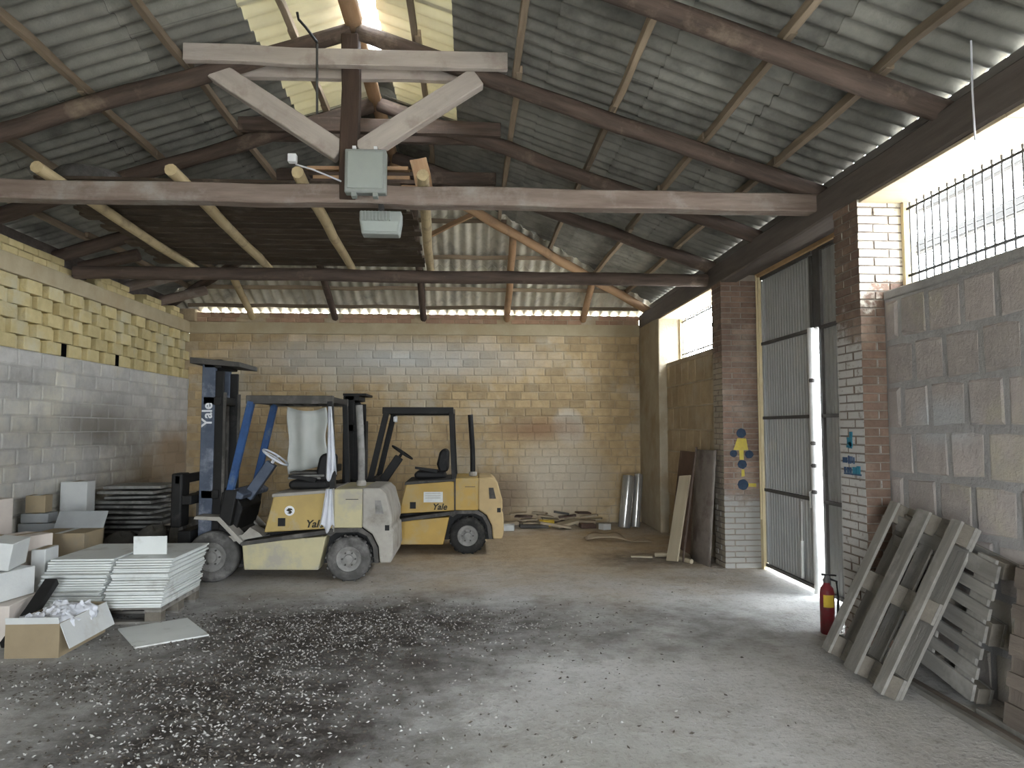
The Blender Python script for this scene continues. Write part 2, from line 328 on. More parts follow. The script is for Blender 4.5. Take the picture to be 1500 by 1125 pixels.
def beam(name, p0, p1, w, h, mat, parent=None, log=False, upv=(0, 0, 1), taper=1., wob=.012, roll=0):
    """a timber from p0 to p1, its own X along its length so that the grain runs with it"""
    p0 = Vector(p0); p1 = Vector(p1); L = (p1-p0).length; m = frame(p1-p0, upv)
    mb = MB(); nr = max(2, int(L/.45)); n = 10 if log else 4
    vs = []; fs = []
    for i in range(nr+1):
        t = i/nr; k = 1+(taper-1)*t; oy = R(-wob, wob) if 0 < i < nr else 0; oz = R(-wob, wob) if 0 < i < nr else 0
        for j in range(n):
            if log:
                a = 2*math.pi*j/n; q = k*(1+R(-.07, .07)); y, z = math.cos(a)*w/2*q, math.sin(a)*h/2*q
            else:
                y, z = ((-1, -1), (1, -1), (1, 1), (-1, 1))[j]; y *= w/2*k; z *= h/2*k; y += R(-1, 1)*wob*.25; z += R(-1, 1)*wob*.25
            vs.append(((t-.5)*L, y+oy, z+oz))
    for i in range(nr):
        for j in range(n): fs.append((i*n+j, i*n+(j+1) % n, (i+1)*n+(j+1) % n, (i+1)*n+j))
    fs += [tuple(range(n-1, -1, -1)), tuple(range(nr*n, nr*n+n))]
    me = bpy.data.meshes.new(name); me.from_pydata(vs, [], fs)
    bm = bmesh.new(); bm.from_mesh(me); bmesh.ops.recalc_face_normals(bm, faces=bm.faces); bm.to_mesh(me); bm.free()
    me.materials.append(MT[mat])
    for p in me.polygons: p.use_smooth = log
    if log: me.set_sharp_from_angle(angle=1.)
    o = bpy.data.objects.new(name, me); link(o, parent); c = (p0+p1)/2; WL[o] = c
    o.location = c-(WL[parent] if parent is not None else Vector((0, 0, 0))); o.rotation_euler = m.to_euler()
    if not log:
        md = o.modifiers.new('bevel', 'BEVEL'); md.width = min(w, h)*.07; md.segments = 1; md.limit_method = 'ANGLE'; md.angle_limit = .6
    return o
def text(name, body, size, mat, parent, loc, rot, ext=.002, shear=0., off=0.):
    cu = bpy.data.curves.new(name, 'FONT'); cu.body = body; cu.size = size; cu.extrude = ext; cu.shear = shear; cu.offset = off
    cu.align_x = 'CENTER'; cu.align_y = 'CENTER'
    tmp = bpy.data.objects.new('tmp', cu); COL.objects.link(tmp); bpy.context.view_layer.update()
    me = bpy.data.meshes.new_from_object(tmp.evaluated_get(bpy.context.evaluated_depsgraph_get()))
    bpy.data.objects.remove(tmp); me.materials.clear(); me.materials.append(MT[mat])
    o = bpy.data.objects.new(name, me); link(o, parent); WL[o] = Vector(loc)
    o.location = Vector(loc)-WL[parent]; o.rotation_euler = rot; return o
BLK = {}
def block_mesh(key, w, h, d, mat, cham=.012, jit=.008):
    """rough block: w along local x, h along z, face towards local -y standing d proud of y=0"""
    if key in BLK: return BLK[key]
    out = []
    for k in range(5):
        rr = lambda: R(-jit, jit)
        b = [(-w/2, 0, -h/2), (w/2, 0, -h/2), (w/2, 0, h/2), (-w/2, 0, h/2)]
        o = [(x+rr()*.5, -d+cham*.7, z+rr()*.5) for x, _, z in b]
        i = [(x-math.copysign(cham+abs(rr()), x), -d+R(-jit, jit)*.4, z-math.copysign(cham+abs(rr()), z)) for x, _, z in b]
        me = bpy.data.meshes.new(key)
        fs = []
        for a, c in ((0, 4), (4, 8)):
            for q in range(4): fs.append((a+q, a+(q+1) % 4, c+(q+1) % 4, c+q))
        fs.append((8, 9, 10, 11))
        me.from_pydata(b+o+i, [], fs); me.materials.append(MT[mat]); out.append(me)
    BLK[key] = out; return out
def block(name, key, w, h, d, mat, c, rotz, parent, cham=.012, jit=.008, sx=1.):
    o = bpy.data.objects.new(name, random.choice(block_mesh(key, w, h, d, mat, cham, jit)))
    link(o, parent); o.location = Vector(c)-WL[parent]; o.rotation_euler = (0, 0, rotz); o.scale = (sx, 1, 1); return o

# ------------------------------------------------------------------ the setting: floor and walls
XL, XR, XW, YB, YF = -5.02, 3.1, 3.3, 12.9, -3.1
ZB = 3.61                                    # top of the ring beam
st = lambda o: tag(o, kind='structure')
fl = MB(); fl.box(-5.4, 4.0, YF-.4, 13.3, -.12, 0); st(fl.build('floor', 'floor'))
g = MB(); g.box(-45, 45, -45, 60, -.3, -.125); st(g.build('ground_outside', 'ground'))

wb = empty('wall_back', (-1, YB, 0), kind='structure')
MB().box(-5.3, 3.8, YB, YB+.3, 0, 3.40).build('masonry_core', 'tufa_mortar', wb)
MB().box(XL, 3.4, YB-.03, YB+.16, 3.40, ZB).build('ring_beam', 'band', wb, bevel=.01)
CH, CL, k = .1475, .315, 0
rest = MB(); nblk = 0
for i in range(23):
    z = 3.40-CH*(i+.5); x = XL+(.16 if i % 2 else 0)+R(-.05, .05)
    while x < XR-.08:
        w = min(CL*R(.85, 1.15), XR-x)
        if w > .07:
            if nblk < 300: block('tufa_block', 'tufa', CL-.016, CH-.014, .012, 'tufa', (x+w/2, YB, z), 0, wb, .009, .007, w/CL); nblk += 1
            else:
                d = .012+R(-.003, .003); rest.box(x+.008, x+w-.008, YB-d, YB, z-CH/2+.007, z+CH/2-.007)
        x += w
tag(rest.build('tufa_blocks', 'tufa', wb, bevel=.006), kind='stuff')
jx = [-3.93, -2.46, -.85, .64, 2.06]         # feet of the rafters of the hip end
for x in [XL+.16+.26*i for i in range(31)]:
    if all(abs(x-j) > .15 for j in jx):
        for q in (0, 1): block('top_brick', 'topbrick', .25, .075, .012, 'pink_brick', (x+(.06 if q else 0), YB+.02, ZB+.042+.085*q), 0, wb, .006, .005)
MB().box(XL, XR, YB+.02, YB+.12, ZB, 3.785).build('top_course_core', 'tufa_mortar', wb)

wl = empty('wall_left', (XL, 5, 0), kind='structure')
MB().box(XL-.35, XL, YF, YB+.3, 0, 2.585).build('masonry_core', 'left_mortar', wl)
MB().box(XL-.35, XL-.1, YF, YB, 2.585, 3.4).build('lattice_core', 'lattice', wl)
MB().box(XL-.35, XL+.02, YF, YB, 3.40, ZB).build('ring_beam', 'band', wl, bevel=.01)
MB().box(XL-.35, XL-.22, YF, YB+.2, ZB, 3.98).build('dark_eave_fill', 'dark_beam', wl)  # dark fill added to keep daylight out at the left eave
MB().box(XL-.22, XL+.12, YB-.10, YB+.16, ZB, 3.83).build('corner_infill', 'tufa_mortar', wl, bevel=.01)
for i in range(14):
    z = 2.585-.185*(i+.5); y = 6.4+(.22 if i % 2 else 0)
    while y < YB-.05:
        w = min(.44*R(.9, 1.1), YB-y); block('wall_block', 'leftblk', .42, .168, .012, 'left', (XL, y+w/2, z), H2, wl, .012, .009, w/.44); y += w
LC = .163
for i in range(5):
    z = 3.40-LC*(i+.5); y = 6.4+.075+(.22 if i % 2 else 0)
    while y < YB-.1:
        bw = .295 if y+.295 < YB else YB-y
        mb = MB(); mb.box(XL-.11, XL+R(-.004, .010), y, y+bw, z-LC/2+.004, z+LC/2-.004)
        mb.build('lattice_block', 'lattice', wl, bevel=.008)
        if not (i == 4 and (abs(y+bw+.07-9.17) < .22 or abs(y+bw+.07-10.5) < .22)):
            if y+bw+.145 < YB: MB().box(XL-.11, XL-R(.05, .075), y+bw+.004, y+bw+.141, z-LC/2, z+LC/2-R(.0, .02)).build('recessed_block', 'lattice', wl, bevel=.006)
        else:
            MB().box(XL-.1, XL-.018, y+bw+.002, y+bw+.143, z-LC/2, z+LC/2).build('vent_hole_shade', 'vent_shade', wl)  # nearly flush black box stands in for the shade of an open vent
        y += .44
for (a, b_, n) in [(6.2, 8.9, 10), (9.75, 10.6, 3), (11.1, 11.75, 2), (12.1, 12.5, 1)]:
    for q in range(2):
        y = a+.1*q
        while y < b_-.1*q:
            block('top_brick', 'lefttop', .255, .08, .20, 'lattice', (XL-.2, y+.13, ZB+.043+.086*q), H2, wl, .008, .006); y += .268

wr = empty('wall_right', (XW, 4, 0), kind='structure')
MB().box(XW, XW+.25, YF, 5.45, 0, 2.79).build('masonry_core', 'block_mortar', wr)
MB().box(XW-.012, XW+.25, 1.5, 5.45, 2.72, 2.795).build('window_sill', 'block_mortar', wr, bevel=.015)
MB().box(XR, XW+.25, 1.1, 1.5, 2.79, 3.55).build('masonry_pier', 'block_mortar', wr)
MB().box(XR, XW+.25, YF, -2.7, 2.79, 3.55).build('masonry_pier', 'block_mortar', wr)
for i in range(8):
    z = 2.725-.345*(i+.5); y = 5.45-(.20 if i % 2 == 0 else 0.0)
    if i % 2 == 0: block('stone_block', 'rblk_half', .15, .30, .012, 'blocks', (XW, 5.355, z), -H2, wr, .016, .012)
    while y > 2.0:
        w = .36*R(.88, 1.12); block('stone_block', 'rblk', .338, .322, .006, 'blocks', (XW, y-w/2, z+R(-.008, .008)), -H2, wr, .02, .016, w/.36); y -= w
MB().box(XW-.06, XW+.25, 8.94, 11.56, 0, 2.78).build('masonry_core', 'plaster', wr)
for i in range(8):
    z = 2.72-.345*(i+.5); y = 8.95+(.18 if i % 2 else 0)
    while y < 11.5:
        w = min(.36*R(.9, 1.1), 11.56-y)
        if w > .1: block('stone_block', 'rfar', .345, .33, .008, 'far_blocks', (XW-.06, y+w/2, z), -H2, wr, .010, .008, w/.36)
        y += w
MB().box(XR, XW+.25, 11.56, YB+.02, 0, 3.56).build('corner_pier', 'plaster', wr, bevel=.02)
MB().box(XW, XW+.3, 5.4, 8.95, 3.62, 3.9).build('gate_lintel', 'dark_beam', wr)

def brick_pier(name, x0, x1, y0, y1, mat):
    p = empty(name, ((x0+x1)/2, (y0+y1)/2, 0), kind='structure')
    MB().box(x0+.008, x1, y0+.008, y1-.008, 0, 3.64).build('pier_core', 'brick_mortar', p)
    n = 52; h = 3.55/n
    for i in range(n):
        z0 = i*h+.005; z1 = z0+h-.010
        def bk(a, b, c, d, mat):
            j = lambda: R(-.004, .003)
            MB().box(a+j(), b, c+j(), d, z0, z1).build('brick', mat, p, bevel=.004)
        fm = sm = mat
        if i % 2:
            bk(x0, x0+.245, y0, y0+.12, fm); bk(x0+.257, x1, y0, y0+.12, fm); bk(x0, x0+.12, y0+.132, y1, sm)
        else:
            bk(x0, x0+.12, y0, y0+.24, sm); bk(x0+.132, x1, y0, y0+.12, fm); bk(x0, x0+.12, y0+.252, y1, sm)
    return p
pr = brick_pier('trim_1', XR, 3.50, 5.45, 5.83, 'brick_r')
pl = brick_pier('trim_2', XR, 3.58, 8.60, 8.94, 'brick_l')

# paint on the piers
def disc(name, mat, c, rx, rz, parent, n=20):
    mb = MB(); vs = [(c[0]+rx*math.cos(2*math.pi*i/n)*R(.93, 1.05), z_, c[2]+rz*math.sin(2*math.pi*i/n)*R(.93, 1.05)) for z_ in (c[1],) for i in range(n)]
    mb.add(vs+[(x, y+.004, z) for x, y, z in vs], [tuple(range(n)), tuple(range(2*n-1, n-1, -1))]+[(i, i+n, (i+1) % n+n, (i+1) % n) for i in range(n)])
    return mb.build(name, mat, parent)
yy = 8.592
for (x, z, r) in [(3.325, 1.645, .062), (3.225, 1.395, .046), (3.42, 1.385, .052), (3.33, 1.262, .058), (3.335, 1.015, .068)]: disc('painted_dot', 'navy_paint', (x, yy, z), r, r*.95, pl)
MB().prism([(3.275, 1.58), (3.385, 1.58), (3.41, 1.44), (3.35, 1.44), (3.35, 1.32), (3.30, 1.32), (3.295, 1.44), (3.225, 1.44)], yy+.001, yy+.005).build('painted_figure', 'yellow_paint', pl)
MB().prism([(3.32, 1.20), (3.355, 1.20), (3.36, 1.12), (3.32, 1.11)], yy+.001, yy+.005).build('painted_figure', 'yellow_paint', pl)
MB().prism([(3.40, 1.03), (3.50, 1.03), (3.50, .985), (3.40, .99)], yy+.001, yy+.005).build('painted_arrow', 'yellow_paint', pl)
xx = XR-.008
def pmark(mat, y0, y1, z0, z1): MB().box(xx, xx+.006, y0, y1, z0, z1).build('stencil_mark', mat, pr)
for (a, b_, c, d) in [(5.62, 5.66, 1.555, 1.675), (5.655, 5.70, 1.57, 1.63), (5.63, 5.68, 1.54, 1.59), (5.675, 5.71, 1.545, 1.565)]: pmark('teal_paint', a, b_, c, d)
for (a, b_, c, d) in [(5.71, 5.775, 1.42, 1.465), (5.68, 5.69, 1.415, 1.48), (5.655, 5.665, 1.415, 1.475), (5.63, 5.638, 1.42, 1.475), (5.60, 5.61, 1.415, 1.47), (5.50, 5.76, 1.325, 1.338)]: pmark('indigo_paint', a, b_, c, d)
for i, y in enumerate([5.745, 5.70, 5.66]): pmark('indigo_paint', y-.012, y+.012, 1.34, 1.385)
for (a, b_, c, d) in [(5.57, 5.625, 1.335, 1.39), (5.515, 5.565, 1.335, 1.40)]: pmark('teal_paint', a, b_, c, d)

# front wall behind the camera with its wide doorway
wf = empty('wall_front', (-1, YF, 0), kind='structure')
MB().box(-5.3, -1.2, YF-.3, YF, 0, 4.0).build('wall_panel', 'plaster', wf)
MB().box(1.2, 3.6, YF-.3, YF, 0, 4.0).build('wall_panel', 'plaster', wf)
MB().box(-1.2, 1.2, YF-.3, YF, 2.6, 4.0).build('wall_panel', 'plaster', wf)
MB().add([(-5.3, YF-.15, 4.), (3.5, YF-.15, 4.), (-1.05, YF-.15, 5.4)], [(0, 1, 2)]).build('gable', 'plaster', wf, solid=.2)

# wall plates along the right wall
pt = empty('trim_3', (XR, 5, 3.5), kind='structure')
beam('wall_plate', (XR+.11, YF, 3.665), (XR+.11, 12.9, 3.665), .22, .26, 'dark_beam', pt)
beam('eave_board', (XR+.17, YF, 3.873), (XR+.17, 12.7, 3.873), .06, .165, 'eave', pt, wob=.001)
for i in range(5):
    MB().box(XR+.01, 3.56, 1.5+.79*i, 2.285+.79*i, 3.515, 3.54).build('soffit_board', 'lintel', pt, bevel=.004)
for i in range(3): MB().box(XR+.01, 3.56, 8.95+.87*i, 9.81+.87*i, 3.515, 3.54).build('soffit_board', 'lintel', pt, bevel=.004)

# windows: iron bars and wire
def window(name, y0, y1, step, wires):
    w = empty(name, (3.49, (y0+y1)/2, 2.8), kind='structure')
    MB().box(3.46, 3.55, y0, y0+.04, 2.79, 3.52).build('window_frame', 'gate_frame', w); MB().box(3.46, 3.55, y1-.04, y1, 2.79, 3.52).build('window_frame', 'gate_frame', w)
    for z in (2.92, 3.46): MB().tube([(3.49, y0, z), (3.49, y1, z)], .011, 6).build('rail', 'iron', w)
    n = int((y1-y0)/step)
    for i in range(n):
        y = y1-.06-i*step; MB().tube([(3.50, y, 2.79), (3.50, y, 3.51)], .009, 6).build('bar', 'wire', w)
    if wires:
        for i in range(11): MB().tube([(3.52, y0, 2.83+.045*i), (3.52, y1, 2.83+.045*i)], .004, 4).build('wire', 'wire', w)
    return w
window('window_1', 1.5, 5.45, .09, True)
window('window_added', -2.7, 1.1, .09, False)  # unseen window, added so that more sky light enters from the right
window('window_2', 8.94, 11.56, .085, False)
cb = empty('canopy_frame', (5.2, 6, 0), 'timber canopy frame outside the barred window', 'canopy')
for y in (-1.5, 14): beam('post', (5.2, y, -.12), (5.2, y, 4.0), .12, .12, 'ext', cb)
beam('cross_beam', (5.2, -1.6, 3.80), (5.2, 14.1, 3.80), .10, .14, 'ext', cb); beam('cross_beam', (5.2, -1.6, 4.25), (5.2, 14.1, 4.25), .08, .06, 'ext', cb)

# gate of two leaves
gt = empty('door_1', (3.58, 7.3, 0), kind='structure')
GX = 3.60
MB().box(3.545, 3.60, 8.52, 8.60, 0, 3.60).build('gate_post', 'gate_frame', gt, bevel=.006)
MB().box(3.53, 3.545, 8.545, 8.565, .6, 3.6).build('gate_post_bead', 'gate_frame', gt)
MB().box(3.54, 3.60, 5.83, 8.60, 3.575, 3.62).build('top_trim', 'orange_trim', gt)
def ribbed(y0, y1, z0, z1, x, xo=0.):
    """ribbed steel panel; xo moves the y0 edge outwards (an ajar leaf)"""
    mb = MB(); n = max(4, int(abs(y1-y0)/.066)); pts = []
    for i in range(n):
        for q, d in ((0, 0), (.62, 0), (.72, .008), (.9, .008)):
            t = (i+q)/n; pts.append((x+d+xo*(1-t), y0+(y1-y0)*t))
    pts.append((x, y1)); m = len(pts)
    vs = [(a, b, z0) for a, b in pts]+[(a, b, z1) for a, b in pts]+[(a+.02, b, z0) for a, b in pts]+[(a+.02, b, z1) for a, b in pts]
    fs = []
    for i in range(m-1): fs += [(i, i+1, m+i+1, m+i), (2*m+i, 3*m+i, 3*m+i+1, 2*m+i+1), (i, 2*m+i, 2*m+i+1, i+1), (m+i, m+i+1, 3*m+i+1, 3*m+i)]
    fs += [(0, m, 3*m, 2*m), (m-1, 3*m-1, 4*m-1, 2*m-1)]
    return mb.add(vs, fs)
ZS = [.055, .96, 1.83, 2.74, 3.555]
for a, b_ in zip(ZS, ZS[1:]):
    ribbed(7.23, 8.52, a-.005, b_+.005, GX).build('gate_panel', 'gate', gt)
    ribbed(5.86, 7.06, a-.005, b_+.005, GX, 0).build('gate_panel', 'gate', gt)
for z in ZS:
    MB().box(GX-.03, GX+.03, 7.2, 8.52, z-.018, z+.018).build('gate_rail', 'gate_bar', gt)
    MB().box(GX-.03, GX+.03, 5.84, 7.06, z-.018, z+.018).build('gate_rail', 'gate_bar', gt)
MB().box(GX-.02, GX+.03, 8.48, 8.52, .09, 3.52).build('gate_stile', 'gate', gt); MB().box(GX-.03, GX+.03, 7.19, 7.25, .07, 3.52).build('gate_stile', 'gate_bar', gt)
MB().box(GX-.03, GX+.03, 7.02, 7.07, .05, 3.55).build('gate_stile', 'gate_bar', gt)
MB().box(GX-.02, GX+.04, 7.07, 7.19, 2.75, 3.60).build('cover_strip', 'gate_bar', gt)
MB().tube([(GX-.06, 7.17, .02), (GX-.06, 7.18, 2.75)], .034, 10).build('bolt_rod', 'bright_pipe', gt, smooth=True)
for z in (1.55, 1.32, 1.05, 2.2): MB().lathe([(.033, -.02), (.036, 0), (.033, .02)], (GX-.06, 7.17, z), (0, 0, 1), 12).build('rod_collar', 'gate_bar', gt, smooth=True)
MB().tube([(GX-.06, 7.16, 1.07), (GX-.08, 7.24, 1.05), (GX-.07, 7.25, .88)], .012, 6).build('latch_chain', 'bright_pipe', gt)
MB().tube([(GX-.035, 7.55, .10), (GX-.035, 7.54, .50)], .02, 8).build('drop_bolt', 'bright_pipe', gt); MB().tube([(GX-.035, 7.54, .50), (GX-.035, 7.53, .92)], .008, 6).build('drop_bolt', 'bright_pipe', gt)

# ------------------------------------------------------------------ roof
RX, SL = -1.05, .335                     # ridge position and slope of the roof
ZS0, HY, HS = 5.415, 9.5, .46            # sheet underside at the ridge, end of the ridge, slope of the hip end
zsh = lambda x: ZS0-SL*abs(x-RX)
zhip = lambda y: ZS0-HS*(y-HY)
zr = lambda x: 5.24-SL*abs(x-RX)         # rafter axis
ce = empty('ceiling', (RX, 6, 5), kind='structure')
AMP, WAVE = .023, .177
def sheet(y0, y1, s0, s1, sgn, lift, mat):
    """one corrugated sheet: y range, distance s from the ridge, side of the roof"""
    n = max(6, int(round((y1-y0)/WAVE*8))); top = []; bot = []; vs = []
    for i in range(n+1):
        y = y0+(y1-y0)*i/n; sh = max(s0, (y-HY)/ (SL/HS) if y > HY else s0)
        sh = min(sh, s1-.002); w = AMP*math.cos(2*math.pi*y/WAVE)+AMP
        for s in (sh, s1):
            x = RX+sgn*s; z = ZS0-SL*s+w+lift*(1-(s-s0)/(s1-s0)*.0); vs += [(x, y, z), (x, y, z+.007)]
    fs = []
    for i in range(n):
        a = i*4; b = a+4
        fs += [(a, b, b+2, a+2), (a+1, a+3, b+3, b+1), (a, a+1, b+1, b), (a+2, b+2, b+3, a+3)]
    fs += [(0, 2, 3, 1), (n*4, n*4+1, n*4+3, n*4+2)]
    return MB().add(vs, fs).build('roof_sheet', mat, ce, smooth=True)
rows = [(.07, .95), (.88, 1.80), (1.72, 2.65), (2.57, 3.50), (3.42, 4.355)]
cols = [(-3.3+1.593*i, -3.3+1.593*(i+1)) for i in range(3)]
y = cols[-1][1]
while y < 12.9: cols.append((y, y+1.062)); y += 1.062
for sgn in (-1, 1):
    for ri, (a, b_) in enumerate(rows):
        for (c, d) in cols:
            if c > HY and (c-HY)*HS/SL > b_-.05: continue
            gl = (ri == 0 and 5.0 < (c+d)/2 < 7.6)
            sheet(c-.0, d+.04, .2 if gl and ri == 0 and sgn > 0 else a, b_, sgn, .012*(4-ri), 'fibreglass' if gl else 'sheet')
def hsheet(x0, x1, t0, t1, lift):
    n = max(6, int(round((x1-x0)/WAVE*8))); vs = []
    for i in range(n+1):
        x = x0+(x1-x0)*i/n; tmin = abs(x-RX)*SL/HS; a = min(max(t0, tmin), t1-.002); w = .034*(math.cos(2*math.pi*x/WAVE)+1)
        for t in (a, t1): vs += [(x, HY+t, ZS0-HS*t+w+lift), (x, HY+t, ZS0-HS*t+w+lift+.007)]
    fs = []
    for i in range(n):
        a = i*4; b = a+4
        fs += [(a, b, b+2, a+2), (a+1, a+3, b+3, b+1), (a, a+1, b+1, b), (a+2, b+2, b+3, a+3)]
    return MB().add(vs, fs).build('roof_sheet', 'sheet_hip_lit', ce, smooth=True)
for ri, (a, b_) in enumerate([(0.0, 1.25), (1.18, 2.35), (2.27, 3.56)]):
    x = RX-5.31
    while x < 4.0:
        if min(abs(x-RX), abs(x+1.062-RX)) * SL/HS < b_-.05: hsheet(x, x+1.1, a, b_, .012*(2-ri))
        x += 1.062
# ridge tiles, missing over the bay nearest the light
for i in range(20):
    y = -3.2+.65*i
    if 5.7 < y+.3 < 7.4 or y > 9.3: continue
    MB().grid(8, 1, lambda u, v: (RX+.2*math.cos(math.pi*u), y+.68*v, ZS0+.02+.12*math.sin(math.pi*u))).build('ridge_tile', 'sheet', ce, smooth=True, solid=.012)
for sgn in (-1, 1):
    for i in range(7):
        a, b_ = i*.62, i*.62+.66; q = lambda s: Vector((RX+sgn*s, HY+s*SL/HS, ZS0-SL*s+.045))
        d_ = (q(1)-q(0)).normalized(); sd = d_.cross(Vector((0, 0, 1))).normalized()
        MB().grid(6, 1, lambda u, v: q(a+(b_-a)*v)+sd*.2*math.cos(math.pi*u)+Vector((0, 0, .07*math.sin(math.pi*u)-.005*i))).build('hip_tile', 'sheet', ce, smooth=True, solid=.012)
# purlins
PX = [.55, 1.45, 2.30, 3.13, 3.78]
YT = [-1.4, 1.0, 2.8, 4.47, 6.18, 7.61, 9.11]   # trusses
for sgn in (-1, 1):
    for s in PX:
        yend = HY+s*SL/HS; ys = [-3.2]+YT[1:]+[yend]
        for a, b_ in zip(ys, ys[1:]):
            if b_-a > .1: 
                dx = R(-.03, .03); x = RX+sgn*(s+dx)
                beam('purlin', (x, a-.08, zsh(x)-.037), (x, b_+.08, zsh(x)-.037), .055, .068, 'purlin', ce)
rb = beam('ridge_beam', (RX, -3.2, 5.30), (RX, 6.1, 5.30), .17, .17, 'orange_wood', ce, log=True)
beam('ridge_beam', (RX, 6.0, 5.29), (RX, 9.5, 5.29), .15, .15, 'orange_wood', ce, log=True)
for t in (.35, 1.15, 1.95, 2.75, 3.25):
    hw = t*HS/SL; y = HY+t
    beam('hip_purlin', (RX-min(hw, 3.95), y, zhip(y)-.035), (RX+min(hw, 4.1), y, zhip(y)-.035), .055, .06, 'purlin', ce)
for sgn, m in ((1, 'orange_wood'), (-1, 'log')):
    beam('hip_rafter', (RX+sgn*4.25, HY+4.25*SL/HS, ZS0-SL*4.25-.16), (RX, HY, ZS0-.16), .13, .15, m, ce, log=True)
for x in jx:
    t0 = abs(x-RX)*SL/HS
    beam('hip_jack_rafter', (x+R(-.02, .02), 13.0, zhip(13.0)-.13), (x, HY+t0+.05, zhip(HY+t0+.05)-.13), .12, .12, 'orange_wood' if x > 0 else 'pole' if x < -3 else 'log', ce, log=True)
beam('batten', (0.02, 10.33, 4.86), (-.62, 10.75, 4.66), .05, .07, 'orange_wood', ce)
for y in (6.9+2.6, 10.75, 11.9):
    beam('cantilever_log', (XL-.1, y, 3.80), (XL+.62, y+.05, 4.0), .16, .16, 'log' if y < 10 else 'tie', ce, log=True)

def truss(y, label, tie, king, mats='log'):
    t = empty('roof_truss', (RX, y, 3.75), label, 'truss', 'roof trusses')
    for sgn in (1, -1):
        x1 = RX+sgn*4.25
        beam('rafter', (x1, y, zr(x1)), (RX+sgn*.03, y, zr(RX)-.01), .15, .165, mats, t, log=True, taper=.92)
    for dy in (-.12, .12):
        beam('collar_beam', (-2.47, y+dy, 4.92), (.31, y+dy, 4.92), .07, .15, 'plank_light' if king else 'log', t)
    if tie: beam('tie_beam', (XL+.05, y, tie), (XR+.05, y, tie), .16, .165, 'tie' if king else 'log', t, log=not king, wob=.008)
    if king:
        beam('king_post', (-1.075, y, tie-.06), (-1.075, y, 5.17), .15, .17, 'post_dark', t, upv=(0, 1, 0))
        for (xa, xb) in ((-2.25, -1.15), (.05, -.98)):
            beam('strut', (xa, y, 4.83), (xb, y, 4.12), .12, .18, 'plank_light', t)
    return t
truss(4.47, 'log rafter pair nearest the camera, above the large barred window', None, False)
truss(6.18, 'timber roof truss with king post and pale struts carrying the floodlights', 3.73, True)
truss(7.61, 'log rafter pair with brown collar beams just behind the king post truss', None, False)
truss(9.11, 'roof truss with dark round tie beam in front of the hipped end', 3.66, False)

# loft: poles laid from tie to tie, boards on them
for i, (xa, xb) in enumerate([(-3.62, -3.64), (-2.53, -2.67), (-1.48, -1.59), (-.42, -.57)]):
    p = beam('loft_pole', (xa, 6.0, 3.875), (xb, 9.75, 3.80), .105, .105, 'pole', None, log=True)
    tag(p, ['peeled pole of the loft under the old tyre, farthest from the gate', 'peeled loft pole, second from the left wall', 'peeled loft pole just left of the king post', 'peeled loft pole right of the floodlights, nearest the gate'][i], 'pole', 'poles laid across the tie beams')
for i in range(15):
    y = 6.55+.205*i
    z = 3.959-.02*(y-6.0)
    b_ = beam('deck_board', (-4.0+R(-.12, .1), y, z), (-.62+R(-.06, .05), y, z), .195, .028, 'deck', None, wob=.002)
    tag(b_, ORD[i]+' dark board of the loft deck, counted from its near edge', 'board', 'boards of the loft deck')
tr = MB(); tr.lathe([(.17, -.09), (.27, -.10), (.31, -.06), (.32, 0), (.31, .06), (.27, .10), (.17, .09), (.15, 0)], (-3.68, 6.95, 4.06), (0, 0, 1), 28)
tag(tr.build('old_tyre', 'rubber_grey', smooth=True), 'old grey tyre lying flat on the loft boards', 'tyre')
for i in range(6):
    b_ = beam('stored_plank', (-1.55+R(-.1, .1), 6.95+R(-.04, .04), 3.99+.045*i), (-.50+R(-.12, .06), 6.95+R(-.04, .04), 3.99+.045*i), .30, .036, 'orange_wood' if i % 2 else 'log', None, wob=.002)
    tag(b_, ORD[5-i]+' reddish plank from the top of the pile behind the large floodlight', 'plank', 'planks piled on the loft')
b_ = beam('leaning_slab', (-.45, 6.72, 3.98), (-.52, 6.76, 4.30), .16, .03, 'orange_wood', None, upv=(0, 1, 0)); tag(b_, 'orange offcut standing against the planks on the loft', 'offcut')

# floodlights
f = empty('floodlight', (-.905, 6.0, 3.7), 'large square grey floodlight fixed to the king post above the tie beam', 'floodlight')
o = MB().box(-1.08, -.73, 5.97, 6.07, 3.70, 4.08).build('housing', 'flood', f, bevel=.012)
MB().box(-1.055, -.755, 5.958, 5.972, 3.735, 4.055).build('glass', 'lens', f, bevel=.004)
for x in (-1.0, -.82): MB().box(x-.015, x+.015, 5.96, 6.0, 4.075, 4.10).build('clip', 'white_paint', f); 
for x in (-1.0, -.82): MB().box(x-.02, x+.02, 5.965, 6.04, 3.665, 3.70).build('clip', 'flood', f)
f = empty('floodlight', (-.79, 6.08, 3.4), 'smaller ribbed floodlight hanging under the tie beam', 'floodlight')
MB().prism([(-.97, 3.585), (-.61, 3.585), (-.61, 3.50), (-.63, 3.38), (-.95, 3.38), (-.97, 3.50)], 6.10, 6.24).build('housing', 'flood', f, bevel=.01)
for i in range(9): MB().box(-.955+i*.03, -.945+i*.03, 6.085, 6.10, 3.50, 3.58).build('fin', 'flood', f)
MB().prism([(-.945, 3.49), (-.635, 3.49), (-.65, 3.40), (-.93, 3.40)], 6.088, 6.10).build('glass', 'lens', f)
MB().box(-.81, -.77, 6.12, 6.22, 3.58, 3.66).build('bracket', 'iron', f)
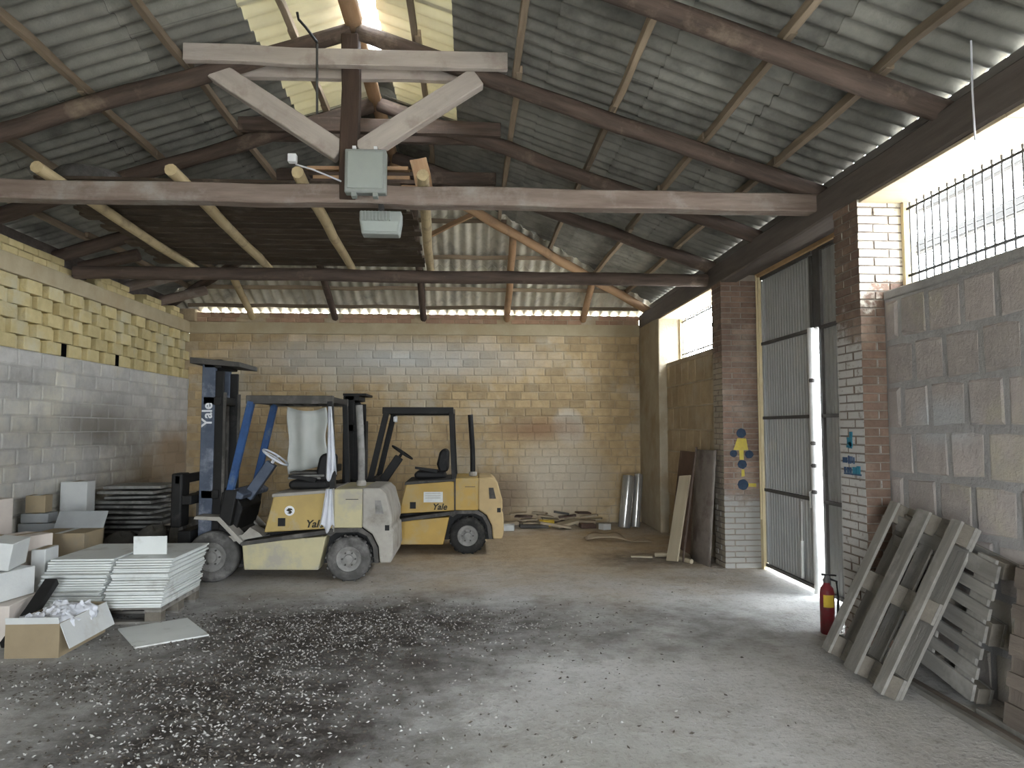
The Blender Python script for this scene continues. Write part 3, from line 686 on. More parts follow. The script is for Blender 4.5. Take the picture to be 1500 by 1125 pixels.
cables = [('black cable dropping from the ridge to the pale collar beam', 'black', [(-1.47, 5.85, 5.19), (-1.47, 5.9, 5.16), (-1.42, 5.95, 5.12), (-1.33, 5.99, 5.01)], .012),
          ('grey conduit hanging below the pale collar beam', 'wire', [(-1.34, 6.03, 5.02), (-1.33, 6.03, 4.4)], .011),
          ('thin white cable looped behind the large floodlight', 'white_cloth', [(-1.5, 6.02, 3.95), (-1.35, 6.0, 3.9), (-1.2, 6.0, 3.84), (-1.12, 6.05, 3.82)], .007),
          ('thin pale cord hanging beside the large barred window', 'white_cloth', [(3.02, 4.0, 4.05), (3.03, 4.02, 3.75), (3.05, 4.04, 3.45)], .006)]
for l, m, pts, r in cables: tag(MB().tube(pts, r, 6).build('cable', m, smooth=True), l, 'cable')
tag(MB().box(-1.54, -1.47, 5.9, 5.96, 3.93, 4.0).build('junction_box', 'white_paint', bevel=.006), 'small white junction box on the end of a loft pole', 'box')

# ------------------------------------------------------------------ forklifts
def wheel(parent, x, y, z, r, w, near, tyre, lugs):
    """y is the middle of the tyre; near = -1 shows the hub towards -y"""
    o = MB().lathe([(r*.57, -w*.1), (r*.58, -w*.48), (r*.80, -w/2-.004), (r*.95, -w*.42), (r, -w*.30), (r, w*.30), (r*.95, w*.42), (r*.80, w/2+.004), (r*.58, w*.48), (r*.57, w*.1)], (x, y, z), (0, 1, 0), 32).build('wheel', tyre, parent, smooth=True)
    tr = MB()
    if lugs:
        for k in range(26):
            a = 2*math.pi*k/26; s = 1 if k % 2 else -1
            m = Matrix.Rotation(-a, 3, 'Y')
            tr.obox(Vector((x, y+s*w*.23, z)) + m @ Vector((0, 0, r+.004)), .026, w*.48, .018, m @ Matrix.Rotation(s*.3, 3, 'Z'))
        tr.build('tread', tyre, o)
    s = near
    MB().lathe([(r*.60, s*w*.36), (r*.56, s*w*.50), (r*.40, s*w*.42), (r*.36, s*w*.36), (r*.22, s*w*.40), (r*.20, s*w*.56), (r*.08, s*w*.60), (.002, s*w*.60)], (x, y, z), (0, 1, 0), 28).build('hub', 'hub', o, smooth=True)
    nb = MB()
    for k in range(6):
        a = 2*math.pi*k/6; nb.lathe([(.010, 0), (.010, s*.02)], (x+r*.3*math.cos(a), y+s*w*.38, z+r*.3*math.sin(a)), (0, 1, 0), 6)
    nb.build('wheel_nuts', 'dark_dust', o)
    return o
def forklift(loc, label, v):
    """local x: rear axle 0, mast at negative x; y: 0 near side, 1.05 far side"""
    t = empty('forklift', loc, label, 'forklift', 'forklifts parked side by side', local=True)
    W = 1.05
    cw, yel, hood = v['cw'], v['yel'], v['hood']
    for y, s in ((.09, -1), (W-.09, 1)): wheel(t, 0, y, .245, .245, .17, s, v['tyre'], True)
    for y, s in ((.11, -1), (W-.11, 1)): wheel(t, -1.5, y, .28, .28, .21, s, v['tyre'], False)
    MB().prism([(-1.17, .43), (-1.14, .14), (-.33, .13), (-.25, .50)], .0, W).build('side_skirt', yel, t, bevel=.012)
    MB().prism([(-1.20, .445), (-1.17, .405), (-.17, .535), (-.17, .585)], -.012, W+.012).build('step_rail', 'dark_dust', t, bevel=.006)
    MB().box(-1.45, .38, .26, W-.26, .16, .52).build('chassis', 'black', t)
    for y0 in (-.012, W-.24): MB().prism([(-1.70, .70), (-1.68, .735), (-1.42, .725), (-1.16, .455), (-1.19, .42), (-1.44, .68)], y0, y0+.252).build('front_fender', 'f_grey', t, bevel=.006)
    MB().prism([(-1.44, .45), (-1.42, .70), (-1.20, .46), (-.92, .50), (-.92, .44), (-1.3, .40)], .2, W-.2).build('floor_plate', 'dark_dust', t)
    MB().prism([(-1.50, .40), (-1.46, .98), (-1.33, 1.02), (-1.22, .80), (-1.30, .50)], .16, W-.16).build('front_cowl', 'black', t, bevel=.015)
    MB().prism([(-1.35, .50), (-1.18, .52), (-1.10, .60), (-1.00, .54), (-.96, .50), (-1.3, .44)], .05, .3).build('pedal_plate', 'f_grey', t)
    h = MB().prism([(-.94, .545), (-.84, .95), (-.80, .965), (-.19, 1.0), (-.17, .585)], .02, W-.02).build('hood', hood, t, bevel=.014)
    MB().prism([(-.86, .935), (-.85, .975), (-.18, 1.015), (-.18, .985)], .005, W-.005).build('hood_edge', v['edge'], t, bevel=.006)
    MB().box(-.785, -.705, .012, .03, .615, .705).build('grab_hole_shade', 'black', h)  # black plate stands in for the shade inside the hole
    p = MB().box(-.17, .145, .006, W-.006, .59, 1.025).build('rear_panel', yel, t, bevel=.012)
    MB().box(-.04, .10, .0, .012, .905, .913).build('latch_slot', 'dark_dust', p); MB().box(-.185, -.165, .0, W, .55, 1.03).build('panel_seam', v['edge'], t)
    c = MB().prism([(.145, .60), (.145, 1.035), (.34, 1.03), (.405, .97), (.475, .72), (.475, .62), (.455, .57), (.485, .55), (.495, .30), (.47, .20), (.345, .20), (.33, .38), (.26, .52)], 0, W).build('counterweight', cw, t, bevel=.03)
    MB().prism([(.285, .895), (.35, .895), (.385, .745), (.295, .745)], -.004, .05).build('recess_shade', 'hub' if v['first'] else 'dark_dust', c)  # darker plates stand in for the shade of recesses, nothing is cut in
    MB().box(.40, .45, -.004, .04, .56, .62).build('recess_shade', 'black', c)
    MB().prism([(-.25, .52), (-.17, .585), (.14, .59), (.25, .51), (.32, .37), (.335, .2), (.29, .2), (.265, .38), (.2, .5), (.1, .545), (-.15, .54), (-.2, .5)], .01, .27).build('wheel_arch', 'dark_dust', t)
    # overhead guard
    zt = v['zroof']; pil = v['pillar']
    for y in (.05, W-.05):
        q = beam('front_pillar', (-1.33, y, .99), (-1.115, y, zt-.02), .075, .075, pil, t, upv=(0, 1, 0), wob=0)
        MB().prism([(-1.46, .66), (-1.43, .70), (-1.37, 1.02), (-1.24, 1.02), (-1.30, .62)], y-.045, y+.045).build('pillar_base', 'black', t, bevel=.008)
        beam('rear_pillar', (-.19, y, .98), (-.235, y, zt-.02), .06, .085, 'black', t, upv=(0, 1, 0), wob=0)
        MB().box(-1.17, -.20, y-.035, y+.035, zt-.05, zt+.045).build('roof_rail', 'black' if not v['first'] else 'dark_dust', t, bevel=.008)
    for x in (-1.15, -.96, -.77, -.58, -.39, -.22): MB().box(x-.018, x+.018, .06, W-.06, zt-.035, zt+.03).build('roof_bar', 'black', t)
    MB().prism([(-1.36, .93), (-1.37, .985), (-1.28, 1.03), (-1.17, .96), (-1.19, .91)], .02, W-.02).build('dashboard', v['dash'], t, bevel=.012)
    beam('steering_column', (-1.24, .40, .90), (-.97, .40, 1.30), .10, .12, v['dash'], t, wob=0)
    ax = Vector((.55, 0, .83)); sw = MB(); fr = frame(ax); cc = Vector((-.93, .40, 1.365))
    ring = [cc+fr @ Vector((0, .165*math.cos(a), .165*math.sin(a))) for a in [2*math.pi*i/24 for i in range(25)]]
    sw.tube(ring, .013, 8, False)
    for a in (0, 2.1, 4.2): sw.tube([cc, cc+fr @ Vector((0, .165*math.cos(a), .165*math.sin(a)))], .009, 6)
    sw.tube([cc, Vector((-.97, .40, 1.30))], .02, 8)
    sw.build('steering_wheel', v['wheelmat'], t, smooth=True)
    # seat
    MB().prism([(-.74, 1.0), (-.76, 1.07), (-.70, 1.11), (-.34, 1.10), (-.30, 1.0)], .30, .78).build('seat', 'vinyl', t, bevel=.03)
    MB().prism([(-.40, 1.08), (-.44, 1.20), (-.40, 1.38), (-.34, 1.42), (-.27, 1.38), (-.28, 1.10)], .30, .78).build('backrest', 'vinyl', t, bevel=.03)
    MB().prism([(-.44, 1.08), (-.74, 1.14), (-.74, 1.17), (-.42, 1.13)], .26, .31).build('armrest', 'black', t)
    # exhaust
    MB().tube([(.07, .42, 1.0), (.065, .42, 1.4), (.03, .42, zt-.05)], .042 if v['first'] else .036, 12).build('exhaust_stack', v['pipe'], t, smooth=True)
    MB().lathe([(.055, -.03), (.06, 0), (.05, .03)], (.07, .42, 1.06), (0, 0, 1), 12).build('exhaust_clamp', 'f_grey', t)
    # mast
    H = v['zmast']
    for y in (.24, .74):
        m = MB().box(-1.74, -1.59, y, y+.07, .10, H).build('mast_rail', v['mast'], t, bevel=.008)
        MB().box(-1.62, -1.50, y+.02, y+.06, .16, H-.10).build('inner_rail', 'black', t, bevel=.006)
        MB().box(-1.50, -1.47, y+.025, y+.05, .3, H-.35).build('lift_chain', 'dark_dust', t)
    for z in (.25, .95, H-.45, H-.02): MB().box(-1.72, -1.52, .24, .81, z-.05, z+.05).build('mast_cross_member', 'black', t, bevel=.008)
    MB().prism([(-1.86, H-.02), (-1.86, H+.05), (-1.30, H-.005), (-1.30, H-.06)], .18, .87).build('mast_top_plate', 'dark_dust', t, bevel=.006) if v['first'] else MB().box(-1.74, -1.42, .2, .85, H, H+.03).build('mast_top_plate', 'black', t)
    for y in (.40, .63): MB().tube([(-1.58, y, .2), (-1.58, y, H-.4)], .032, 10).build('lift_cylinder', 'dark_dust', t, smooth=True)
    MB().box(-1.60, -1.40, .50, .55, .35, .55).build('tilt_cylinder', 'black', t)
    k = MB().box(-1.90, -1.76, .08, .97, .42, .56).build('carriage', 'black', t, bevel=.008); MB().box(-1.90, -1.76, .08, .97, .85, .95).build('carriage_bar', 'black', k, bevel=.008)
    MB().box(-1.98, -1.86, .06, .30, .60, 1.20).build('load_guard', 'black', k, bevel=.02); MB().box(-1.94, -1.88, .06, .99, 1.08, 1.18).build('load_guard', 'black', k, bevel=.008)
    for y in (.22, .72): MB().prism([(-1.90, .95), (-1.945, .95), (-1.945, .085), (-2.95, .065), (-2.95, .05), (-1.90, .03)], y, y+.11).build('fork', 'dark_dust', t, bevel=.004)
    # lettering
    text('lettering', 'Yale', .115, 'black_paint', t, (-.385, .0175, .635), (H2, 0, 0), .003, .28, .003)
    return t
f1 = forklift((-1.36, 8.12, 0), 'dusty pale yellow forklift with blue pillars, tall mast and rags hanging on it', dict(first=True, cw='f_grey', yel='f1_yel', hood='f1_hood', tyre='rubber_grey', edge='f_grey', zroof=2.03, pillar='blue', dash='steelblue', wheelmat='white_cloth', pipe='hub', mast='steelblue', zmast=2.47))
f2 = forklift((-.04, 9.78, 0), 'ochre yellow forklift with black guard and paper label, nearer the back wall', dict(first=False, cw='f2_cw', yel='f2_yel', hood='f2_yel', tyre='rubber', edge='dark_dust', zroof=1.95, pillar='black', dash='black', wheelmat='black', pipe='black', mast='black', zmast=2.16))
text('mast_lettering', 'Yale', .16, 'white_paint', f1, (-1.665, .236, 1.86), (H2, -H2, 0), .003, 0, .003)
d = MB().lathe([(.055, 0), (.055, .006)], (-.66, .012, .785), (0, 1, 0), 24).build('emblem', 'white_paint', f1)
MB().prism([(-.695, .79), (-.67, .815), (-.635, .81), (-.625, .79), (-.65, .795), (-.63, .77), (-.65, .75), (-.685, .76), (-.66, .772)], .007, .013).build('emblem_bird', 'black_paint', d)
lb = MB().box(-.60, -.34, .013, .02, .70, .84).build('paper_label', 'paper', f2)
for i in range(3): MB().box(-.58, -.37, .0115, .0135, .815-.03*i, .822-.03*i).build('printed_line', 'f_grey', lb)
MB().lathe([(.035, 0), (.045, .03), (.04, .05)], (-1.02, .06, 1.83), (1, 0, 0), 12).build('work_lamp', 'white_paint', f2)

def cloth(name, mat, fn, nu, nv, label, cat, group=None):
    o = MB().grid(nu, nv, fn).build(name, mat, smooth=True, solid=.004, fix=False); return tag(o, label, cat, group)
cloth('plastic_sheet', 'film', lambda u, v: (-2.19+.03*v+.46*u+.03*math.sin(9*v)*(u-.5), 8.62+.03*math.sin(u*11)+.02*math.sin(v*7), 1.96-(.80-.12*u)*v-.05*math.sin(u*3.1)*(1-v)), 22, 12, 'greyish plastic sheet hanging inside the cab of the dusty forklift', 'plastic sheet')
cloth('rag', 'white_cloth', lambda u, v: (-1.585+(.03+.09*v)*(u-.5)+.03*v, 8.085+.018*math.sin(u*14+v*3), 1.95-.78*v-.06*math.sin(u*6)*v), 14, 12, 'long white rag hanging from the rear pillar of the dusty forklift', 'rag')
cloth('rag', 'white_cloth', lambda u, v: (-1.575+(.07+.10*v)*(u-.5)-.02*v, 8.075+.016*math.sin(u*17+v*2), 1.03-.44*v+.05*math.sin(u*9)*v), 14, 10, 'crumpled bluish white rag hanging over the lettered hood', 'rag')
for i, (x0, x1, y0, y1, m) in enumerate([(-2.12, -1.72, 8.42, 8.85, 'slab'), (-2.09, -1.70, 8.40, 8.80, 'slab'), (-2.10, -1.74, 8.44, 8.82, 'dark_dust')]):
    tag(MB().box(x0, x1, y0, y1, 1.115+.03*i, 1.14+.03*i).build('seat_board', m, bevel=.004), ['dusty board at the bottom of the pile on the forklift seat', 'dusty board in the middle of the pile on the forklift seat', 'dark board on top of the pile on the forklift seat'][i], 'board', 'boards piled on the forklift seat')

# ------------------------------------------------------------------ panels stacked on a pallet, boxes along the left wall
def pallet(name, label, deck_n, L, W, m_deck, m_run, group, bw=1., inset=0.):
    """Euro pallet lying in local space: length L along x, width W along y, deck on top"""
    t = empty(name, (0, 0, 0), label, 'pallet', group, local=True)
    h = .022
    for y in (-W/2+.05, 0, W/2-.05):
        wd_ = .10 if y else .145
        beam('runner', (-L/2, y, h/2), (L/2, y, h/2), wd_, h, m_run, t, wob=.002)
        for x in (-L/2+.0725, 0, L/2-.0725): MB().box(x-.07, x+.07, y-wd_/2, y+wd_/2, h, h+.078).build('block', 'pallet_block', t, bevel=.004)
    for x in (-L/2+.0725+inset, 0, L/2-.0725-inset): beam('cross_board', (x, -W/2, h+.089), (x, W/2, h+.089), .145, h, m_deck, t, wob=.002)
    n = deck_n
    for i in range(n):
        y = -W/2+.0725+(W-.145)*i/(n-1); wd_ = (.145 if i in (0, n//2, n-1) else .10)*bw
        beam('deck_board', (-L/2, y, h+.111), (L/2, y, h+.111), wd_, h, m_deck, t, wob=.002)
    return t
p0 = pallet('pallet', 'flat pallet on the floor under the stacked white panels', 5, 1.15, .88, 'pallet', 'pallet', 'pallets'); p0.location = (-3.27, 6.92, 0); p0.rotation_euler = (0, 0, 0)
def pstack(xc, w, n, label, grp):
    for i in range(n):
        z = .146+.0182*i; sh = .36*(i/n)**1.1+R(-.012, .012)+(.05 if i in (n//3, 2*n//3) else 0)*(-1); dx = -.05*(i/n)+R(-.012, .012)
        o = MB().box(xc-w/2+dx, xc+w/2+dx, 6.45+sh, 7.34+sh, z, z+.0165).build('laminate_board', 'panel', bevel=.002)
        o.rotation_euler = (0, 0, R(-.012, .012)); tag(o, ORD[n-1-i]+' white laminate board from the top of the '+label, 'board', grp)
pstack(-2.935, .50, 20, 'right-hand stack, beside the forklift wheel', 'panels of the right-hand stack')
pstack(-3.50, .56, 20, 'left-hand stack, beside the boxes', 'panels of the left-hand stack')
o = MB().obox((-3.03, 7.0, .598), .30, .016, .17, (.05, 0, .04)).build('white_offcut', 'panel'); tag(o, 'small white panel standing upright on top of the stacked panels', 'panel')
o = MB().prism([(0, 0), (.55, 0), (.55, .012), (0, .012)], 0, .66).build('floor_board', 'panel'); o.rotation_euler = (0, 0, .62); o.location = (-2.56, 6.20, .006); tag(o, 'dirty white board lying flat on the floor in front of the panels', 'board')

def carton(name, c, sx, sy, sz, rz, mat, label, flaps=(), tilt=(0, 0), open_=False, mat2=None):
    t = empty(name, c, label, 'box', None, local=True); t.rotation_euler = (tilt[0], tilt[1], rz)
    th = .008
    if open_:
        b = MB(); b.box(-sx/2, sx/2, -sy/2, -sy/2+th, 0, sz); b.box(-sx/2, sx/2, sy/2-th, sy/2, 0, sz); b.box(-sx/2, -sx/2+th, -sy/2+th, sy/2-th, 0, sz); b.box(sx/2-th, sx/2, -sy/2+th, sy/2-th, 0, sz); b.box(-sx/2+th, sx/2-th, -sy/2+th, sy/2-th, 0, th)
        b.build('body', mat, t, fix=False)
    else: MB().box(-sx/2, sx/2, -sy/2, sy/2, 0, sz).build('body', mat, t, bevel=.006)
    for side, ln, ang in flaps:
        m = Matrix.Rotation(ang, 3, 'X'); rzz = {'f': 0, 'r': H2, 'b': math.pi, 'l': -H2}[side]; w, off = (sx, sy/2) if side in 'fb' else (sy, sx/2)
        mb = MB(); vs = []
        mb.box(-w/2+.004, w/2-.004, -.005, 0, 0, ln)
        rm = Matrix.Rotation(rzz, 3, 'Z')
        mb.v = [tuple(rm @ (Vector((0, -off, sz)) + m @ Vector(v))) for v in mb.v]
        mb.build('flap', mat2 or mat, t)
    if not open_: MB().box(-.03, .03, -sy/2, sy/2, sz, sz+.0015).build('tape', 'card_white' if mat == 'card' else 'card', t)
    return t
carton('rag_carton', (-3.25, 5.92, 0), .39, .68, .25, 0, 'card', 'brown carton full of white rags with a white flap hanging down its side', [('r', .20, 2.75), ('f', .05, .2)], open_=True, mat2='card_white')
from mathutils import noise as nz
for i, (x, y, rr_) in enumerate([(-3.33, 5.72, .10), (-3.16, 5.76, .11), (-3.25, 5.92, .13), (-3.14, 6.03, .11), (-3.33, 6.08, .11)]):
    def fn(u, v):
        d = Vector((math.cos(6.2832*u)*math.sin(math.pi*v), math.sin(6.2832*u)*math.sin(math.pi*v), math.cos(math.pi*v)))
        k = 1+.55*(abs(nz.noise(d*2.1+Vector((i*7., 0, 0))))-.2)+.35*abs(nz.noise(d*5+Vector((0, i*5., 0))))
        return (x+rr_*d.x*k, y+rr_*d.y*k, .20+rr_*.8*d.z*k)
    tag(MB().grid(28, 18, fn).build('rag_bundle', 'white_cloth', smooth=True), ['crumpled white rag at the near left corner of the open carton', 'crumpled white rag at the near right of the open carton by its flap', 'large crumpled white rag in the middle of the open carton', 'crumpled white rag at the far right of the open carton', 'crumpled white rag at the far left of the open carton'][i], 'rag', 'rags in the carton')
carton('tilted_carton', (-3.98, 6.15, 0), .62, .5, .30, .12, 'card_pink', 'pale carton lying on the floor at the left edge, under two white cartons')
carton('white_carton', (-4.02, 6.20, .305), .55, .45, .23, -.18, 'card_white', 'white carton in the middle of the pile at the left edge')
carton('white_carton', (-4.04, 6.25, .57), .46, .42, .22, .25, 'card_white', 'tilted white carton on top of the pile at the left edge', tilt=(0, .14))
carton('brown_carton', (-4.26, 7.10, 0), .42, .40, .36, .1, 'card', 'brown carton on the floor carrying a white and brown one')
carton('two_tone_carton', (-4.22, 7.02, .365), .34, .36, .34, -.35, 'card_pink', 'pale carton with a shaded brown side beside the grey flapped box')
carton('tall_carton', (-4.70, 7.2, 0), .40, .42, .62, 0, 'card_grey', 'grey carton at the left edge under a tall pinkish one')
carton('tall_carton', (-4.66, 7.15, .625), .36, .30, .40, .05, 'card_pink', 'tall pinkish white carton at the left edge')
carton('grey_flapped_box', (-4.22, 7.80, 0), .52, .40, .63, .02, 'card', 'brown box with a grey lid flap folded over it behind the panels', [('b', .20, .55)], mat2='card_grey')
carton('printed_box', (-3.945, 6.92, .0), .12, .26, .60, .1, 'card_white', 'narrow bluish white box squeezed between the cartons and the panels')
carton('low_box', (-4.74, 8.42, 0), .44, .50, .66, 0, 'card_grey', 'low grey box against the left wall under the small boxes')
carton('small_box', (-4.78, 8.25, .67), .28, .22, .10, .08, 'card_grey', 'small flat grey box under the little brown box by the left wall')
carton('small_box', (-4.79, 8.25, .775), .20, .18, .19, .12, 'card', 'little dark brown box by the left wall')
carton('upright_box', (-4.80, 9.05, .52), .30, .24, .54, .1, 'card_white', 'upright pale grey box against the left wall next to the dark sheets')
carton('base_box', (-4.78, 9.08, 0), .36, .46, .51, 0, 'card', 'brown box on the floor carrying the upright grey box')
o = beam('dark_rail', (-3.55, 5.78, .04), (-3.57, 6.38, .40), .10, .06, 'black', None); tag(o, 'dark steel rail leaning between the cartons and the panel stack', 'rail')
# dark heap of sheets and sacks
for i in range(15):
    z = .02+.064*i; w = .98-.016*i+R(-.1, .06); o = MB().obox((-4.46+R(-.05, .08), 9.85+R(-.05, .05), z+.022), w, .62+R(-.06, .06), .03+R(0, .014), (0, R(-.015, .015), R(-.16, .16))).build('stacked_sheet', 'slab' if i > 5 else 'sack', bevel=.005)
    tag(o, ORD[14-i]+' dull sheet from the top of the heap against the left wall', 'sheet', 'sheets heaped behind the panels')
def sack(c, sx, sy, sz, label, mat='sack'):
    o = MB().grid(18, 10, lambda u, v: (c[0]+sx*math.cos(6.2832*u)*math.sin(math.pi*v)**.6*(1+.08*math.sin(u*31)), c[1]+sy*math.sin(6.2832*u)*math.sin(math.pi*v)**.6, c[2]+sz+sz*math.copysign(abs(math.cos(math.pi*v))**.7, math.cos(math.pi*v))*(1+.12*math.sin(u*19+v*5)))).build('sack', mat, smooth=True)
    return tag(o, label, 'sack')
sack((-3.60, 9.28, 0), .17, .25, .28, 'dark sack on the floor beside the forklift carriage'); sack((-4.37, 9.24, 0), .19, .2, .20, 'dark slumped sack in front of the heap of sheets')
sack((-3.97, 9.22, 0), .18, .2, .24, 'dark sack between the heap of sheets and the panel stack')

# ------------------------------------------------------------------ pallets, extinguisher and battens along the right wall
def place(o, origin, xaxis, yaxis):
    x = Vector(xaxis).normalized(); y = Vector(yaxis); y = (y-x*x.dot(y)).normalized(); z = x.cross(y)
    m = Matrix((x, y, z)).transposed().to_4x4(); m.translation = Vector(origin); o.matrix_world = m
# the first leans with its runners towards the room: length up the slope, deck against the wall
p1 = pallet('pallet', 'grey pallet leaning on its end by the fire extinguisher, runners facing the room', 5, 1.2, .80, 'pallet', 'pallet', 'pallets')
ux = Vector((.50, -.08, 1.05)).normalized(); uy = Vector((0, -1, 0)); uz = ux.cross(uy)    # local z points to the wall
place(p1, Vector((2.58, 4.82, .064))+ux*.60, ux, uy)
p2 = pallet('pallet', 'grey pallet on its side against the wall with seven slats showing', 7, .96, .90, 'pallet', 'pallet', 'pallets', .74, .05)
ux = Vector((.03, -1, -.20)).normalized(); uy = Vector((.10, -.20, .97))
place(p2, Vector((3.22, 4.67, .541)), ux, uy)
p3 = pallet('pallet', 'dark brown pallet against the wall at the right edge', 5, 1.2, .90, 'pallet_dark', 'pallet_dark', 'pallets', .8)
place(p3, Vector((3.20, 3.35, .46)), Vector((0, -1, 0)), Vector((.13, 0, .98)))
for i, (x, y0, y1, w, h) in enumerate([(2.88, 2.2, 4.85, .05, .035), (2.955, 2.4, 4.75, .045, .02), (3.03, 2.2, 4.2, .05, .03)]):
    o = beam('floor_batten', (x, y0, h/2), (x+.02, y1, h/2), w, h, 'pallet' if i != 1 else 'pallet_dark', None, wob=.002); tag(o, ['pale batten on the floor farthest from the wall below the pallets', 'dark batten on the floor between the two pale ones', 'pale batten on the floor close to the wall'][i], 'batten', 'battens on the floor')
e = empty('fire_extinguisher', (2.97, 5.86, 0), 'faded red fire extinguisher with yellow label standing by the gate', 'extinguisher')
MB().lathe([(.05, 0), (.058, .012), (.058, .33), (.05, .375), (.028, .40), (.024, .42)], (2.97, 5.86, 0), (0, 0, 1), 24).build('body', 'red', e, smooth=True)
MB().grid(8, 1, lambda u, v: (2.97+.0595*math.cos(3.75+1.5*u), 5.86+.0595*math.sin(3.75+1.5*u), .225+.10*v)).build('label', 'label_yel', e, smooth=True)
MB().lathe([(.026, .42), (.03, .44), (.018, .46), (.016, .48)], (2.97, 5.86, 0), (0, 0, 1), 16).build('valve', 'gate_bar', e, smooth=True)
MB().bar((2.93, 5.86, .485), (3.05, 5.86, .475), .022, .012).build('handle', 'black', e)
MB().tube([(2.99, 5.85, .45), (3.045, 5.84, .43), (3.05, 5.83, .30), (3.045, 5.83, .16)], .010, 8).build('hose', 'black', e, smooth=True)

# ------------------------------------------------------------------ things along the far right wall and the back wall
o = MB().obox((0, 0, 0), .012, 1.6, 1.38, (0, 0, 0)).build('steel_sheet', 'rust'); o.location = (3.05, 9.72, .69); o.rotation_euler = (0, .13, 0); tag(o, 'dark rusty steel sheet leaning against the wall under the far window', 'steel sheet')
o = MB().grid(14, 6, lambda u, v: (2.93+.06*math.sin(math.pi*u)*-1+.10*v, 8.66+.78*u, .01+1.42*v)).build('steel_sheet', 'rust_grey', smooth=True, solid=.01, fix=False); tag(o, 'greyish bent steel sheet leaning next to the painted pier', 'steel sheet')
o = beam('leaning_board', (2.56, 9.02, .02), (2.83, 9.3, 1.08), .20, .022, 'board_tan', None, upv=(-1, -.5, .2), wob=.002); tag(o, 'pale tan board leaning against the rusty sheets', 'board')
o = beam('thin_stick', (2.68, 8.95, .02), (2.93, 9.12, 1.46), .018, .018, 'log', None, wob=.001); tag(o, 'thin stick leaning beside the tan board', 'stick')
for i, (x, y, tl, h, l) in enumerate([(2.62, 12.15, .13, .90, 'shiny grey film roll leaning in the back corner, left one'), (2.83, 12.2, .10, .92, 'shiny grey film roll leaning in the back corner, next to the corner pier')]):
    r = .105 if i == 0 else .075
    t = empty('film_roll', (x, y, 0), l, 'roll', 'film rolls in the corner', local=True); t.rotation_euler = (-.10, tl, 0)
    MB().lathe([(r*.96, .012), (r, .03), (r, h-.03), (r*.96, h)], (0, 0, 0), (0, 0, 1), 24).build('film', 'silver', t, smooth=True); MB().lathe([(r*.45, h-.02), (r*.45, h+.012), (r*.35, h+.012)], (0, 0, 0), (0, 0, 1), 16).build('core', 'board_tan', t)
deb = [(.64, 12.38, .10, .36, .24, .05, .1, 'tan_debris', 'flattened carton beside the ochre forklift'), (.56, 11.98, .05, .34, .22, .09, -.1, 'card_white', 'pale crate in the rubbish beside the ochre forklift'),
       (1.0, 12.50, .04, .26, .12, .06, .5, 'tan_debris', 'broken plank in the rubbish under the dark stain'), (1.33, 12.47, .06, .26, .16, .10, -.1, 'label_yel', 'yellowish scrap in the rubbish along the back wall'),
       (1.08, 12.24, .03, .5, .12, .05, .12, 'dark_dust', 'dark plank at the front of the rubbish'), (1.62, 12.25, .10, .42, .24, .05, .45, 'board_tan', 'tilted tan board in the rubbish along the back wall'),
       (2.02, 12.52, .05, .34, .22, .09, -.2, 'tan_debris', 'broken carton at the foot of the pale plaster patch'), (2.0, 12.22, .04, .26, .2, .07, .1, 'rust', 'dark scrap in the rubbish near the film rolls'),
       (1.42, 12.02, .13, .55, .1, .04, .15, 'tan_debris', 'long lath on top of the rubbish'), (2.26, 12.0, .05, .16, .14, .10, .5, 'card_white', 'white scrap at the foot of the film rolls')]
for (x, y, z, sx, sy, sz, rz, m, l) in deb:
    a = .22 if z > .08 else .04
    lo = abs(math.sin(a))*sx/2+sz/2
    o = MB().obox((0, 0, 0), sx, sy, sz, (0, 0, 0)).build('debris_piece', m, bevel=.006); o.location = (x, y, lo); o.rotation_euler = (0, R(-1, 1)*a, rz); tag(o, l, 'debris', 'rubbish along the back wall')
for i in range(16):
    sx, sy, sz = R(.26, .33), R(.10, .16), R(.022, .038); lv = i//4; cn = i % 4
    o = MB().obox((0, 0, 0), sx, sy, sz, (0, 0, 0)).build('broken_board', random.choice(['tan_debris', 'board_tan', 'tan_debris', 'rust', 'dark_dust']), bevel=.004)
    o.location = (.74+.097*i, 12.68+R(-.06, .06), .04+.055*((i*7) % 4)); o.rotation_euler = (R(-.18, .18), R(-.16, .16), R(-.5, .5))
    tag(o, ORD[i]+' broken board from the forklift in the rubbish along the back wall', 'board', 'broken boards in the rubbish')
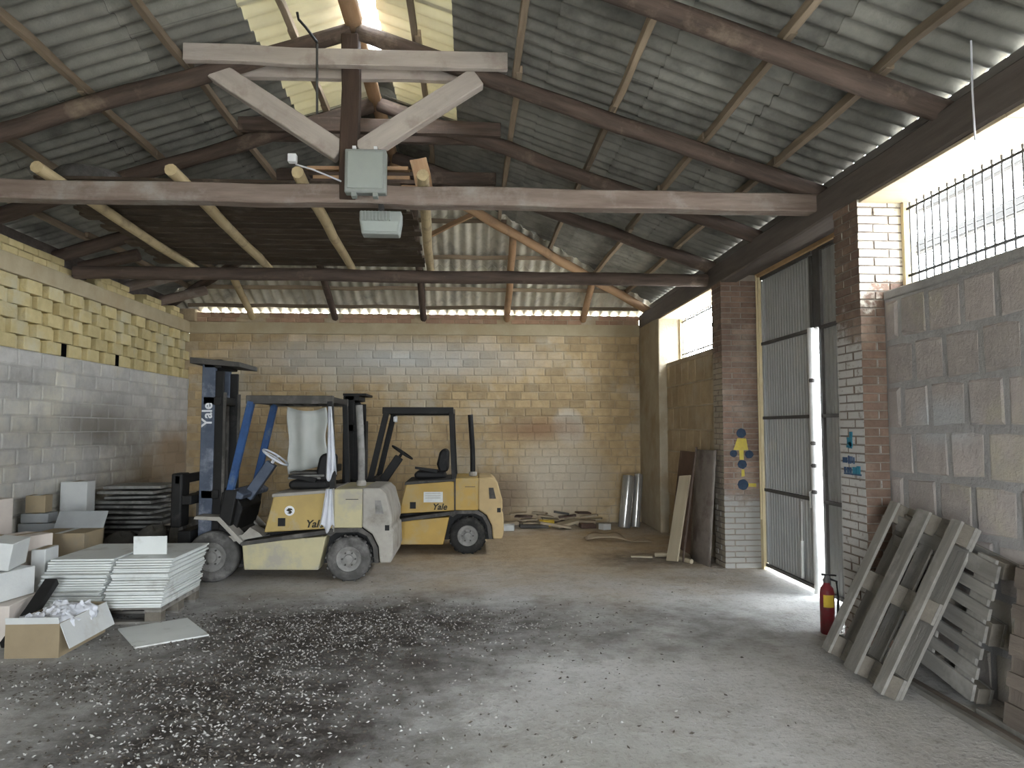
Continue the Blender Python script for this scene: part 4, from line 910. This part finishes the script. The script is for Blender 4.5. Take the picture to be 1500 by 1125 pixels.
o = MB().grid(16, 4, lambda u, v: (1.75+.95*u, 10.78-.25*u+.24*v, .02+.10*math.sin(math.pi*min(1, u*1.5))*(.5+.5*v)+.03*math.sin(u*15)*v)).build('crumpled_sheet', 'tan_debris', smooth=True, solid=.006, fix=False); tag(o, 'crumpled tan cardboard lying in front of the film rolls', 'cardboard')
o = MB().tube([(2.45, 9.42, .03), (2.6, 9.3, .05), (2.72, 9.08, .03), (2.78, 8.92, .03)], .03, 8).build('bent_offcut', 'board_tan', smooth=True); tag(o, 'short bent offcut on the floor before the rusty sheets', 'offcut')
o = MB().obox((2.26, 9.40, .015), .28, .09, .02, (0, 0, -.2)).build('flat_offcut', 'board_tan'); tag(o, 'thin flat offcut on the floor left of the tan board', 'offcut')

# ------------------------------------------------------------------ litter nobody could count
def litter(name, mat, n, spots, smin, smax, label):
    mb = MB()
    for _ in range(n):
        c, sd, ang = random.choices([s[:3] for s in spots], [s[3] for s in spots])[0]
        a, b_ = random.gauss(0, sd[0]), random.gauss(0, sd[1])
        x = c[0]+a*math.cos(ang)-b_*math.sin(ang); y = c[1]+a*math.sin(ang)+b_*math.cos(ang)
        if not (-4.6 < x < 2.4 and 2.2 < y < 11.5): continue
        s = R(smin, smax); w = s*R(.3, .8); r = R(0, 6.28); h = R(.002, .010); cx_, sx_ = math.cos(r)*s, math.sin(r)*s; px, py = -math.sin(r)*w, math.cos(r)*w
        mb.add([(x-cx_, y-sx_, .001), (x+px, y+py, .001), (x+cx_, y+sx_, h*R(.1, 1.6)+.001), (x-px, y-py, .001), (x, y, h+.002)], [(0, 1, 4), (1, 2, 4), (2, 3, 4), (3, 0, 4), (0, 3, 2, 1)])
    return tag(mb.build(name, mat, fix=False), label, 'litter', kind='stuff')
SP = [((-1.15, 6.25), (.95, .42), 0, 3), ((-1.45, 4.4), (.42, 1.0), -.1, 3), ((-2.5, 5.0), (.7, .25), 0, .8), ((-.6, 4.4), (.9, .9), 0, .45), ((.9, 5.0), (1.2, 1.5), 0, .08)]
litter('pale_litter', 'flake_l', 4600, SP, .004, .015, 'pale flakes and crumbs scattered over the floor')
litter('dark_litter', 'flake_d', 5600, SP, .005, .020, 'dark dry leaves and dirt crumbs scattered over the floor')
